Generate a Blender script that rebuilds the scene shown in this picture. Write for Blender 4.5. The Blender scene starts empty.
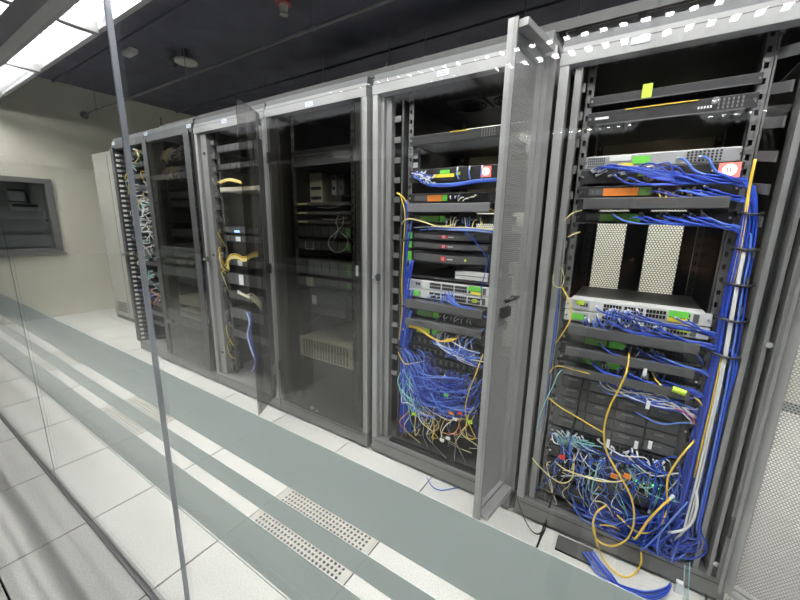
import bpy, math, random
from mathutils import Vector, Matrix
random.seed(7)
SC = bpy.context.scene
COL = SC.collection

# ------------------------------------------------------------------ camera
FPX = 356.97
YAW, PITCH, ROLL = -0.5681516, 0.2135809, -0.0185593
CH = 1.40
def _cam_axes():
    sa, ca, sb, cb = math.sin(YAW), math.cos(YAW), math.sin(PITCH), math.cos(PITCH)
    f = Vector((sa*cb, ca*cb, -sb)); r0 = Vector((ca, -sa, 0)); d0 = f.cross(r0)
    c, s = math.cos(ROLL), math.sin(ROLL)
    return c*r0 + s*d0, -s*r0 + c*d0, f
CR, CD, CF = _cam_axes()
cam_data = bpy.data.cameras.new('camera'); cam = bpy.data.objects.new('camera', cam_data); COL.objects.link(cam)
cam_data.sensor_width = 36.0; cam_data.lens = FPX/800*36.0; cam_data.clip_start = 0.02; cam_data.clip_end = 60
cam.matrix_world = Matrix(((CR.x, -CD.x, -CF.x, 0), (CR.y, -CD.y, -CF.y, 0), (CR.z, -CD.z, -CF.z, CH), (0, 0, 0, 1)))
SC.camera = cam
def P(x, y, Y):
    """point on the plane at depth Y (metres) behind image position x, y: used to read real positions off the photograph"""
    d = CR*(x-400) + CD*(y-300) + CF*FPX
    return Vector((0, 0, CH)) + d*(Y/d.y)
def PZ(x, y, Z):
    d = CR*(x-400) + CD*(y-300) + CF*FPX
    return Vector((0, 0, CH)) + d*((Z-CH)/d.z)
# ------------------------------------------------------------------ world, exposure
w = bpy.data.worlds.new('world'); SC.world = w; w.use_nodes = True
w.node_tree.nodes['Background'].inputs[0].default_value = (0.05, 0.052, 0.055, 1)
w.node_tree.nodes['Background'].inputs[1].default_value = 0.3
vs = SC.view_settings
vs.view_transform = 'Standard'; vs.look = 'None'; vs.gamma = 1.0; vs.use_curve_mapping = False
vs.exposure = 0.3
LAMP = 68.0           # radiance of the fluorescent panels
SC.cycles.transparent_max_bounces = 40
SC.cycles.max_bounces = 10
SC.cycles.caustics_reflective = False; SC.cycles.caustics_refractive = False
SC.cycles.sample_clamp_indirect = 4.0
# ------------------------------------------------------------------ materials
MATS = {}
def _nt(name):
    m = bpy.data.materials.new(name); m.use_nodes = True; MATS[name] = m
    return m, m.node_tree.nodes, m.node_tree.links
def mat(name, col, rough=0.5, metal=0.0, var=0.06, scale=9.0, emit=None, spec=0.5, bump=0.0):
    m, n, l = _nt(name); b = n['Principled BSDF']
    b.inputs['Roughness'].default_value = rough; b.inputs['Metallic'].default_value = metal
    b.inputs['Specular IOR Level'].default_value = spec
    if var > 0:
        tc = n.new('ShaderNodeTexCoord'); nz = n.new('ShaderNodeTexNoise'); nz.inputs['Scale'].default_value = scale
        nz.inputs['Detail'].default_value = 5
        rp = n.new('ShaderNodeValToRGB'); e = rp.color_ramp.elements
        e[0].position, e[1].position = 0.3, 0.7
        e[0].color = tuple(c*(1-var) for c in col)+(1,); e[1].color = tuple(min(1, c*(1+var)) for c in col)+(1,)
        l.new(tc.outputs['Object'], nz.inputs['Vector']); l.new(nz.outputs['Fac'], rp.inputs['Fac']); l.new(rp.outputs['Color'], b.inputs['Base Color'])
        if bump > 0:
            bp = n.new('ShaderNodeBump'); bp.inputs['Strength'].default_value = bump; bp.inputs['Distance'].default_value = 0.002
            nz2 = n.new('ShaderNodeTexNoise'); nz2.inputs['Scale'].default_value = 220
            l.new(tc.outputs['Object'], nz2.inputs['Vector']); l.new(nz2.outputs['Fac'], bp.inputs['Height']); l.new(bp.outputs['Normal'], b.inputs['Normal'])
    else:
        b.inputs['Base Color'].default_value = col+(1,)
    if emit:
        b.inputs['Emission Color'].default_value = emit[:3]+(1,); b.inputs['Emission Strength'].default_value = emit[3]
    return m
def glass(name, tint, f0, rough=0.0):
    """thin sheet: tinted see-through plus angle-dependent mirror (Schlick)"""
    m, n, l = _nt(name); n.remove(n['Principled BSDF']); out = n['Material Output']
    tr = n.new('ShaderNodeBsdfTransparent'); tr.inputs[0].default_value = tint+(1,)
    gl = n.new('ShaderNodeBsdfGlossy'); gl.inputs['Roughness'].default_value = rough; gl.inputs['Color'].default_value = (1, 1, 1, 1)
    lw = n.new('ShaderNodeLayerWeight'); lw.inputs[0].default_value = 0.5
    pw = n.new('ShaderNodeMath'); pw.operation = 'POWER'; pw.inputs[1].default_value = 5
    ma = n.new('ShaderNodeMath'); ma.operation = 'MULTIPLY_ADD'; ma.inputs[1].default_value = 1-f0; ma.inputs[2].default_value = f0
    mx = n.new('ShaderNodeMixShader')
    l.new(lw.outputs['Facing'], pw.inputs[0]); l.new(pw.outputs[0], ma.inputs[0]); l.new(ma.outputs[0], mx.inputs[0])
    l.new(tr.outputs[0], mx.inputs[1]); l.new(gl.outputs[0], mx.inputs[2]); l.new(mx.outputs[0], out.inputs[0])
    return m
def frost(name, col, clear):
    m, n, l = _nt(name); n.remove(n['Principled BSDF']); out = n['Material Output']
    tr = n.new('ShaderNodeBsdfTransparent'); df = n.new('ShaderNodeBsdfDiffuse'); tl = n.new('ShaderNodeBsdfTranslucent')
    df.inputs[0].default_value = col+(1,); tl.inputs[0].default_value = col+(1,)
    a = n.new('ShaderNodeMixShader'); a.inputs[0].default_value = 0.5
    b = n.new('ShaderNodeMixShader'); b.inputs[0].default_value = clear
    l.new(df.outputs[0], a.inputs[1]); l.new(tl.outputs[0], a.inputs[2]); l.new(a.outputs[0], b.inputs[1]); l.new(tr.outputs[0], b.inputs[2]); l.new(b.outputs[0], out.inputs[0])
    return m
def perforated(name, col, pitch, rad, rough=0.45):
    """sheet steel with staggered round holes, laid out in the sheet's own UV metres"""
    m, n, l = _nt(name); b = n['Principled BSDF']; out = n['Material Output']
    b.inputs['Base Color'].default_value = col+(1,); b.inputs['Roughness'].default_value = rough; b.inputs['Metallic'].default_value = 0.2
    uv = n.new('ShaderNodeUVMap'); sx = n.new('ShaderNodeSeparateXYZ'); l.new(uv.outputs[0], sx.inputs[0])
    def M(op, a, bb=None):
        k = n.new('ShaderNodeMath'); k.operation = op
        for i, q in enumerate((a, bb)):
            if q is None: continue
            if isinstance(q, (int, float)): k.inputs[i].default_value = q
            else: l.new(q, k.inputs[i])
        return k.outputs[0]
    u = M('DIVIDE', sx.outputs[0], pitch); v = M('DIVIDE', sx.outputs[1], pitch*0.866)
    row = M('FLOOR', v); odd = M('MULTIPLY', M('PINGPONG', row, 1.0), 0.5)
    fu = M('SUBTRACT', M('FRACT', M('ADD', u, odd)), 0.5); fv = M('MULTIPLY', M('SUBTRACT', M('FRACT', v), 0.5), 0.866)
    d = M('SQRT', M('ADD', M('MULTIPLY', fu, fu), M('MULTIPLY', fv, fv)))
    hole = M('LESS_THAN', d, rad)
    tr = n.new('ShaderNodeBsdfTransparent'); mx = n.new('ShaderNodeMixShader')
    l.new(hole, mx.inputs[0]); l.new(b.outputs[0], mx.inputs[1]); l.new(tr.outputs[0], mx.inputs[2]); l.new(mx.outputs[0], out.inputs[0])
    return m
def tilemat():
    m, n, l = _nt('floor_tile'); b = n['Principled BSDF']; b.inputs['Roughness'].default_value = 0.38
    tc = n.new('ShaderNodeTexCoord'); a = n.new('ShaderNodeTexNoise'); a.inputs['Scale'].default_value = 160; a.inputs['Detail'].default_value = 3
    c = n.new('ShaderNodeTexNoise'); c.inputs['Scale'].default_value = 1.6; c.inputs['Detail'].default_value = 4
    r1 = n.new('ShaderNodeValToRGB'); r1.color_ramp.elements[0].color = (.60, .60, .585, 1); r1.color_ramp.elements[1].color = (.73, .73, .71, 1)
    r1.color_ramp.elements[0].position = .35; r1.color_ramp.elements[1].position = .6
    r2 = n.new('ShaderNodeValToRGB'); r2.color_ramp.elements[0].color = (.88, .87, .85, 1); r2.color_ramp.elements[1].color = (1, 1, 1, 1)
    mx = n.new('ShaderNodeMix'); mx.data_type = 'RGBA'; mx.blend_type = 'MULTIPLY'; mx.inputs['Factor'].default_value = 1
    l.new(tc.outputs['Object'], a.inputs['Vector']); l.new(tc.outputs['Object'], c.inputs['Vector'])
    l.new(a.outputs['Fac'], r1.inputs['Fac']); l.new(c.outputs['Fac'], r2.inputs['Fac'])
    l.new(r1.outputs['Color'], mx.inputs['A']); l.new(r2.outputs['Color'], mx.inputs['B']); l.new(mx.outputs['Result'], b.inputs['Base Color'])
    return m
mat('wall_paint', (.84, .825, .72), .8, var=.03, scale=3, bump=.15)
mat('ceiling_black', (.085, .085, .118), .85, var=.3, scale=2.5)
tilemat()
mat('under_floor', (.03, .03, .03), .9)
mat('tile_joint', (.05, .05, .05), .9)
mat('perf_tile', (.50, .49, .45), .45, var=.04)
glass('clear_glass', (.985, .995, .99), .024)
glass('tinted_glass', (.66, .655, .64), .05)
glass('window_glass', (.9, .92, .92), .05)
mat('glass_edge', (.12, .19, .18), .25, var=0)
mat('seal', (.40, .43, .50), .3, metal=.3, var=0)
mat('dark_seal', (.05, .05, .05), .4, var=0)
frost('frosted_film', (.84, .90, .895), .05)
mat('frame_grey', (.33, .33, .335), .42, metal=.25, var=.05)
mat('frame_light', (.26, .26, .265), .38, metal=.35, var=.05)
mat('plinth_grey', (.19, .19, .188), .5, metal=.15, var=.07)
mat('rack_dark', (.055, .056, .06), .5, var=.1)
mat('post_dark', (.045, .046, .05), .5, var=.08)
mat('rack_inner', (.035, .035, .037), .55, var=.12)
mat('rack_side', (.07, .069, .068), .55, var=.1)
mat('roof_grey', (.09, .092, .10), .5, var=.08)
frost('backlit_sheet', (.40, .385, .30), 0.0)  # translucent, glows dimly from the rear aisle light
mat('rail_steel', (.19, .19, .195), .4, metal=.6, var=.06)
mat('rail_dark', (.12, .12, .12), .45, metal=.3, var=.06)
perforated('mesh_front', (.42, .42, .42), .0095, .36)
perforated('mesh_rear', (.05, .05, .05), .015, .42)
mat('black_metal', (.006, .006, .007), .45, var=.2)
mat('black_plastic', (.018, .018, .02), .35, var=.1)
mat('device_black', (.016, .016, .018), .38, var=.15)
mat('device_grey', (.06, .06, .063), .42, var=.1)
mat('bezel_grey', (.085, .086, .09), .4, metal=.2, var=.06)
mat('manager_grey', (.17, .17, .18), .4, metal=.25, var=.05)
mat('device_white', (.66, .67, .66), .42, var=.04)
mat('device_silver', (.50, .51, .53), .32, metal=.4, var=.05)
mat('beige_plastic', (.50, .47, .38), .5, var=.06)
mat('beige_bright', (.66, .62, .48), .5, var=.06)
mat('port_black', (.006, .006, .007), .4, var=0)
mat('vent_dark', (.03, .03, .032), .6, var=0)
mat('sticker_green', (.16, .62, .07), .5, var=.1, scale=40)
mat('sticker_dull_green', (.13, .30, .07), .5, var=.2, scale=40)
mat('sticker_yellow', (.85, .72, .06), .5, var=.08, scale=40)
mat('sticker_lime', (.46, .64, .05), .5, var=.05, scale=40)
mat('sticker_orange', (.72, .22, .03), .5, var=.15, scale=40)
mat('sticker_white', (.78, .8, .82), .45, var=.03)
mat('label_blue', (.55, .6, .75), .45, var=.03)
mat('ink', (.05, .05, .06), .6, var=0)
mat('logo_red', (.6, .03, .03), .4, var=0)
mat('led_green', (.1, .6, .1), .4, var=0, emit=(.15, 1, .1, 3.0))
mat('led_blue', (.2, .35, .8), .4, var=0, emit=(.25, .45, 1, 2.0))
mat('badge_red', (.7, .12, .1), .4, var=0, emit=(1, .22, .18, .8))
mat('badge_pink', (.95, .8, .8), .4, var=0, emit=(1, .75, .72, 1.0))
mat('exit_green', (.05, .5, .2), .4, var=0, emit=(.05, .75, .28, .9))
mat('exit_white', (.8, .95, .85), .4, var=0, emit=(.7, 1, .8, .9))
mat('cable_blue', (.017, .06, .43), .38, var=.15, scale=3)
mat('cable_light_blue', (.10, .20, .62), .38, var=.15, scale=3)
mat('cable_navy', (.012, .03, .22), .4, var=.15, scale=3)
mat('cable_yellow', (.78, .54, .07), .38, var=.1, scale=3)
mat('cable_pale_yellow', (.78, .69, .32), .42, var=.1, scale=3)
mat('cable_white', (.70, .71, .70), .4, var=.06, scale=3)
mat('cable_teal', (.22, .50, .44), .4, var=.1, scale=3)
mat('cable_cyan', (.30, .62, .66), .4, var=.1, scale=3)
mat('cable_orange', (.70, .24, .05), .4, var=.1, scale=3)
mat('cable_red', (.55, .03, .03), .4, var=.1, scale=3)
mat('cable_grey', (.28, .28, .28), .45, var=.1, scale=3)
mat('cable_black', (.010, .010, .011), .45, var=.1, scale=3)
mat('plug_clear', (.72, .74, .76), .2, var=0)
mat('lamp_panel', (.9, .9, .9), .5, var=0, emit=(1.0, .985, .945, LAMP))
frost('louvre', (.8, .81, .84), 0.0)
mat('reflector_white', (.82, .83, .84), .4, var=0)
mat('fixture_trim', (.42, .42, .43), .45, metal=.2, var=.04)
mat('head_rail', (.26, .26, .27), .45, metal=.3, var=.04)
mat('channel_grey', (.20, .20, .205), .4, metal=.4, var=.05)
mat('pipe_grey', (.20, .20, .21), .5, var=.1)
mat('detector_white', (.62, .62, .58), .5, var=.04)
mat('sprinkler_red', (.35, .05, .04), .45, var=.05)
mat('ac_paint', (.40, .395, .36), .55, var=.03)
mat('ac_grille', (.06, .06, .06), .6, var=.05)
mat('window_frame', (.21, .21, .21), .45, metal=.2, var=.05)
mat('panel_grey', (.36, .36, .37), .55, var=.06)
mat('panel_light', (.48, .49, .49), .55, var=.06)
mat('corridor_wall', (.045, .044, .042), .8, var=.04)
mat('chrome', (.75, .75, .76), .2, metal=.9, var=0)

# ------------------------------------------------------------------ mesh helpers
ORG = {}
class MB:
    def __init__(s): s.v = []; s.f = []; s.smooth = False; s.uv = None
    def add(s, vs, fs):
        o = len(s.v); s.v += [Vector(p) for p in vs]; s.f += [tuple(i+o for i in q) for q in fs]; return s
    def box(s, x0, x1, y0, y1, z0, z1):
        return s.add([(x0,y0,z0),(x1,y0,z0),(x1,y1,z0),(x0,y1,z0),(x0,y0,z1),(x1,y0,z1),(x1,y1,z1),(x0,y1,z1)],
                     [(0,3,2,1),(4,5,6,7),(0,1,5,4),(1,2,6,5),(2,3,7,6),(3,0,4,7)])
    def obox(s, o, u, v, wv, a0, a1, b0, b1, c0, c1):
        """box in a local frame: origin o and unit axes u, v, wv"""
        q = [o+u*a+v*b+wv*c for c in (c0, c1) for (a, b) in ((a0,b0),(a1,b0),(a1,b1),(a0,b1))]
        return s.add(q, [(0,3,2,1),(4,5,6,7),(0,1,5,4),(1,2,6,5),(2,3,7,6),(3,0,4,7)])
    def cyl(s, c, ax, r, h, n=16, r2=None):
        c = Vector(c); ax = Vector(ax).normalized(); t = ax.orthogonal().normalized(); b = ax.cross(t); r2 = r if r2 is None else r2
        vs = [c+(t*math.cos(2*math.pi*i/n)+b*math.sin(2*math.pi*i/n))*r for i in range(n)]+[c+ax*h+(t*math.cos(2*math.pi*i/n)+b*math.sin(2*math.pi*i/n))*r2 for i in range(n)]
        return s.add(vs, [tuple(range(n-1,-1,-1)), tuple(range(n,2*n))]+[(i,(i+1)%n,n+(i+1)%n,n+i) for i in range(n)])
    def tube(s, pts, r, n=6):
        s.smooth = True
        pts = [Vector(p) for p in pts]; m = len(pts); nor = None; rings = []
        for i in range(m):
            t = (pts[min(i+1,m-1)]-pts[max(i-1,0)])
            t = t.normalized() if t.length > 1e-9 else Vector((0,0,1))
            if nor is None: nor = t.orthogonal().normalized()
            else:
                nor = nor - t*nor.dot(t); nor = nor.normalized() if nor.length > 1e-6 else t.orthogonal().normalized()
            b = t.cross(nor)
            rings.append([pts[i]+(nor*math.cos(2*math.pi*k/n)+b*math.sin(2*math.pi*k/n))*r for k in range(n)])
        vs = [p for q in rings for p in q]; fs = [(i*n+k, i*n+(k+1)%n, (i+1)*n+(k+1)%n, (i+1)*n+k) for i in range(m-1) for k in range(n)]
        fs += [tuple(range(n-1,-1,-1)), tuple((m-1)*n+k for k in range(n))]
        return s.add(vs, fs)
    def prism(s, pts, ext):
        """polygon pts (3D, planar) extruded by vector ext"""
        n = len(pts); pts = [Vector(p) for p in pts]; e = Vector(ext)
        return s.add(pts+[p+e for p in pts], [tuple(range(n-1,-1,-1)), tuple(range(n,2*n))]+[(i,(i+1)%n,n+(i+1)%n,n+i) for i in range(n)])
    def mesh(s, name, material, org):
        me = bpy.data.meshes.new(name); me.from_pydata([p-org for p in s.v], [], s.f); me.validate()
        me.materials.append(MATS[material])
        if s.smooth:
            for p in me.polygons: p.use_smooth = True
        if s.uv:
            o, u, v = s.uv; L = me.uv_layers.new(name='UVMap')
            for lp in me.loops:
                q = me.vertices[lp.vertex_index].co+org-o; L.data[lp.index].uv = (q.dot(u), q.dot(v))
        return me
    def build(s, name, material, parent=None, bevel=0.0):
        org = ORG.get(parent.name, Vector((0,0,0))) if parent else Vector((0,0,0))
        if not parent:
            xs = [p.x for p in s.v]; ys = [p.y for p in s.v]; zs = [p.z for p in s.v]
            org = Vector(((min(xs)+max(xs))/2, (min(ys)+max(ys))/2, min(zs)))
        ob = bpy.data.objects.new(name, s.mesh(name, material, org)); COL.objects.link(ob)
        if parent: ob.parent = parent
        else: ob.location = org
        ORG[ob.name] = org
        if bevel:
            md = ob.modifiers.new('bevel', 'BEVEL'); md.width = bevel; md.segments = 2; md.limit_method = 'ANGLE'
        return ob
def tag(o, label=None, cat=None, group=None, kind=None):
    if label: o['label'] = label
    if cat: o['category'] = cat
    if group: o['group'] = group
    if kind: o['kind'] = kind
    return o
def thing(name, label, cat, loc, group=None):
    o = bpy.data.objects.new(name, None); COL.objects.link(o); o.location = loc; o.empty_display_size = .05
    ORG[o.name] = Vector(loc); return tag(o, label, cat, group)
def struct(name, label, loc=(0,0,0)):
    o = bpy.data.objects.new(name, None); COL.objects.link(o); o.location = loc; ORG[o.name] = Vector(loc)
    return tag(o, label, kind='structure')
def bx(name, m, parent, x0, x1, y0, y1, z0, z1, bevel=0.0):
    return MB().box(x0,x1,y0,y1,z0,z1).build(name, m, parent, bevel)
def sbox(name, label, m, *b):
    return tag(MB().box(*b).build(name, m), label, kind='structure')

# ------------------------------------------------------------------ room shell
EX, BY, RX, CY, ZC = -6.75, 3.82, 4.6, -7.0, 3.16
GY = 0.421
sbox('ceiling', 'black painted open ceiling above racks and corridor', 'ceiling_black', -18.1, RX+.1, CY-.1, BY+.1, ZC, ZC+.08)
for k, y in enumerate((1.9, 2.75, 3.45)):
    tag(MB().box(EX, RX, y-.012, y+.012, ZC-.02, ZC).build('trim_%d' % (k+1), 'pipe_grey' if k == 9 else 'ceiling_black'), 'black joint strip along the ceiling', kind='structure')
sbox('wall_back', 'beige painted wall behind the racks', 'wall_paint', EX-.15, RX+.1, BY, BY+.1, 0, ZC)
# end wall with an opening for the window (Y .70..1.70, Z .91..1.89)
wl = MB(); X0, X1 = EX-.15, EX
WY0, WY1, WZ0, WZ1 = .35, 1.70, .91, 1.885
wl.box(X0,X1,GY-.3,WY0,0,ZC).box(X0,X1,WY1,BY,0,ZC).box(X0,X1,WY0,WY1,0,WZ0).box(X0,X1,WY0,WY1,WZ1,ZC)
tag(wl.build('wall_left', 'wall_paint'), 'beige end wall with a window opening', kind='structure')
sbox('wall_passage', 'dark wall closing the corridor far beyond the end rack', 'corridor_wall', -18.1, -18, CY, GY, 0, ZC)
sbox('wall_passage_side', 'dark corridor wall continuing past the glass partition', 'corridor_wall', -18, EX-.15, GY-.3, GY-.2, 0, ZC)
sbox('wall_right', 'beige wall past the last rack', 'wall_paint', RX, RX+.1, GY, BY, 0, ZC)
sbox('wall_passage_far', 'dark wall at the other end of the corridor', 'corridor_wall', RX, RX+.1, CY, GY, 0, ZC)
sbox('wall_corridor', 'dim grey wall on the far side of the corridor', 'corridor_wall', -18.1, RX+.1, CY-.1, CY, 0, ZC)
tag(MB().box(EX, RX, BY-.015, BY, 0, .08).build('baseboard_back', 'rail_dark'), 'dark skirting at the foot of the back wall', kind='structure')
# floor: raised panels of 0.6 m, each one a piece
floor = struct('floor', 'raised floor of pale grey panels')
bx('subfloor', 'under_floor', floor, -18.1, RX+.1, CY-.1, BY+.1, -.45, -.40)
TX, TY, T = -1.38, .72, .6
def tile_mesh():
    return MB().box(.0034, T-.0034, .0034, T-.0034, -.03, 0).mesh('tile', 'floor_tile', Vector((0,0,0)))
def perf_mesh():
    b = MB(); N = 24; m0 = .035; p = (T-2*m0)/N; r = p*.31
    # rim
    for (a, c, d, e) in ((.002,T-.002,.002,m0),(.002,T-.002,T-m0,T-.002),(.002,m0,m0,T-m0),(T-m0,T-.002,m0,T-m0)):
        b.add([(a,d,0),(c,d,0),(c,e,0),(a,e,0)], [(0,1,2,3)])
    for i in range(N):
        for j in range(N):
            x, y = m0+p*i, m0+p*j; cx, cy = x+p/2, y+p/2
            sq = [(x,y),(cx,y),(x+p,y),(x+p,cy),(x+p,y+p),(cx,y+p),(x,y+p),(x,cy)]
            ci = [(cx+r*math.cos(math.radians(225+45*k)), cy+r*math.sin(math.radians(225+45*k))) for k in range(8)]
            b.add([(q[0],q[1],0) for q in sq]+[(q[0],q[1],0) for q in ci]+[(q[0],q[1],-.004) for q in ci],
                  [(k,(k+1)%8,8+(k+1)%8,8+k) for k in range(8)]+[(8+k,8+(k+1)%8,16+(k+1)%8,16+k) for k in range(8)])
    b.add([(.002,.002,-.03),(T-.002,.002,-.03),(T-.002,.002,0),(.002,.002,0)], [(0,1,2,3)])
    return b.mesh('perforated_tile', 'perf_tile', Vector((0,0,0)))
TM, PM = tile_mesh(), perf_mesh()
for i in range(-9, 9):
    for j in range(-3, 6):
        x, y = TX+T*i, TY+T*j
        if x+T < EX-.1 or x > 3.0 or y > BY: continue
        pf = (j == 0 and i % 3 == 0 and i in (-6, -3, 0))
        o = bpy.data.objects.new('perforated_tile' if pf else 'tile', PM if pf else TM); COL.objects.link(o)
        o.location = (x, y, 0); o.parent = floor
        if pf: o['label'] = 'ventilated floor panel full of round holes'
tag(MB().box(-18, EX-.1, TY-3*T, GY-.3, -.03, 0).build('passage_paving', 'floor_tile', floor), None)
tag(MB().box(-18, 3.6, CY, TY-3*T-.002, -.03, 0).build('corridor_paving', 'floor_tile', floor), None)
tag(MB().box(3.42, RX, TY-3*T, BY, -.03, 0).build('far_paving', 'floor_tile', floor), None)

# ------------------------------------------------------------------ glass partition
gp = struct('wall_front', 'clear glass partition with frosted bands between corridor and racks', (0, GY, 0))
JX = [-6.64, -5.24, -3.855, -2.46, -1.072, .32, 1.71, 3.1, 4.5]
for a, b in zip(JX[:-1], JX[1:]):
    ga, gb = (.004 if q_ == -1.072 else .0013 for q_ in (a, b))
    bx('glass_pane', 'clear_glass', gp, a+ga, b-gb, GY-.006, GY+.006, .012, 1.95)
    for (z0, z1) in ((.556, .703), (.752, .8125), (.858, .993)):
        bx('frosted_band', 'frosted_film', gp, a+.005, b-.005, GY+.0066, GY+.0076, CH-(CH-z0)*1.0168, CH-(CH-z1)*1.0168)
    bx('film_edge', 'frosted_film', gp, a+.005, b-.005, GY+.0066, GY+.0076, .530, .535)
for k, x in enumerate(JX):
    wide = (k == 4)
    bx('joint_seal', 'seal' if wide else 'dark_seal', gp, x-(.0034 if wide else .0012), x+(.0034 if wide else .0012), GY-(.0062 if wide else .0012), GY+(.0062 if wide else .0012), .012, 1.95)
bx('floor_channel', 'channel_grey', gp, EX, RX, GY-.014, GY+.014, .0, .012)
bx('head_rail', 'head_rail', gp, EX, RX, GY-.022, GY+.022, 1.945, 2.02)
for a, b in zip(JX[:-1], JX[1:]): bx('transom_pane', 'clear_glass', gp, a+.004, b-.004, GY-.006, GY+.006, 2.02, ZC)


# ------------------------------------------------------------------ fluorescent fixtures
def fixture_meshes(Wd, L, lip=.045, bz=.004, bw=.036):
    """all in local coordinates, length along X, opening at z = 0"""
    o = Vector((0,0,0))
    h = MB().box(0,L,0,.03,lip,.135).box(0,L,Wd-.03,Wd,lip,.135).box(0,.018,.03,Wd-.03,.0,.135).box(L-.018,L,.03,Wd-.03,.0,.135).box(.018,L-.018,.03,Wd-.03,.131,.135).mesh('housing','fixture_trim',o)
    rf_ = MB().box(.02,L-.02,.032,Wd-.032,.126,.130).mesh('reflector','reflector_white',o)
    n = 2; pw = (Wd-.06)/n
    def lamp(k):
        yc = .03+pw*(k+.5)
        return MB().prism([(.03, yc-.033, .104), (.03, yc-.02, .098), (.03, yc+.02, .098), (.03, yc+.033, .104), (.03, yc, .112)], (L-.06,0,0)).mesh('tube_lamp','lamp_panel',o)
    pm = [lamp(k) for k in range(n)]
    lm = MB().prism([(.018,Wd/2-.003,.07),(.018,Wd/2+.003,.07),(.018,Wd/2+.006,.1),(.018,Wd/2-.006,.1)], (L-.036,0,0)).mesh('side_reflector','louvre',o)
    c = MB(); y0, y1 = .034, Wd-.034
    for (ya, yb) in ((y0, Wd/2-.012), (Wd/2+.012, y1)):   # open-topped V blade of white translucent sheet
        c.add([(0,ya,bz),(bw,ya,.066),(-bw,ya,.066),(0,yb,bz),(bw,yb,.066),(-bw,yb,.066)], [(0,1,2),(3,5,4),(0,3,4,1),(0,2,5,3)])
    cb = c.mesh('cross_blade','louvre',o)
    return h, pm, lm, cb, rf_
FM_LIP, FM_OPEN = fixture_meshes(.60, 1.2, .022, .034, .011), fixture_meshes(.60, 1.2)
def fixture(x, y, z, label, group, FM):
    t = thing('louvre_light', label, 'light', (x, y, z), group)
    def sub(nm, me, loc=(0,0,0)):
        c = bpy.data.objects.new(nm, me); COL.objects.link(c); c.parent = t; c.location = loc
    sub('housing', FM[0]); sub('reflector', FM[4]); [sub('tube_lamp', p) for p in FM[1]]; sub('side_reflector', FM[2])
    for k in range(10): sub('cross_blade', FM[3], (.109*(k+1), 0, 0))
    for xr in (.15, 1.05): MB().cyl((x+xr, y+.3, z+.135), (0,0,1), .006, ZC-z-.135, 6).build('hanger_rod', 'pipe_grey', t)
ZF = 2.56
FM_BARE = fixture_meshes(.60, 1.2, .104, .09, .004)
for k in range(7):
    if k: fixture(-6.74+1.215*k, .57, ZF, 'louvred fluorescent light over the aisle in front of the racks', 'louvred lights over the front aisle', FM_LIP)
    else: fixture(-6.74, .57, ZF, 'unseen bare-tube light added to brighten the beige end wall', None, FM_BARE)  # out-of-view lamp, added without louvres to brighten the end wall
for k in range(6):
    fixture(-4.9+1.215*k, -2.53, ZF, 'louvred fluorescent light in the corridor row nearer the glass', 'corridor lights nearer the glass', FM_OPEN)
for k in range(5):
    fixture(-4.9+1.215*k, -5.0, ZF, 'louvred fluorescent light in the corridor row farther from the glass', 'corridor lights farther from the glass', FM_OPEN)
for k in range(4):
    fixture(-3.3+1.3*k, 2.95, ZF, 'unseen louvred light added behind the racks to brighten the back wall', 'added lights over the rear aisle', FM_LIP)  # row hidden by the racks, added to brighten the wall behind

# ------------------------------------------------------------------ racks
RF, RD = 1.582, 1.0          # front plane and depth of the rack row
YE = 1.655                   # plane of the 19 inch rails
def perf_panel(name, m, parent, o, u, v, a0, a1, b0, b1, th=.0015):
    wv = u.cross(v); b = MB().obox(o, u, v, wv, a0, a1, b0, b1, -th/2, th/2); b.uv = (o, u, v)
    return b.build(name, m, parent)
def rail(parent, x0, x1, y, z0, z1, m='rail_steel'):
    """perforated mounting rail: strip with a square hole at every rack unit"""
    b = MB(); n = int((z1-z0)/.0445); p = (z1-z0)/n; w2 = (x1-x0); hx0, hx1 = x0+w2*.3, x0+w2*.7
    b.box(x0, hx0, y, y+.003, z0, z1).box(hx1, x1, y, y+.003, z0, z1)
    for i in range(n+1):
        zc = z0+p*i
        b.box(hx0, hx1, y, y+.003, max(z0, zc-p*.3), min(z1, zc+p*.3))
    b.box(x0, x0+.003, y, y+.035, z0, z1)
    return b.build('mounting_rail', m, parent)
Z, UX, UY = Vector((0,0,1)), Vector((1,0,0)), Vector((0,1,0))
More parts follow.
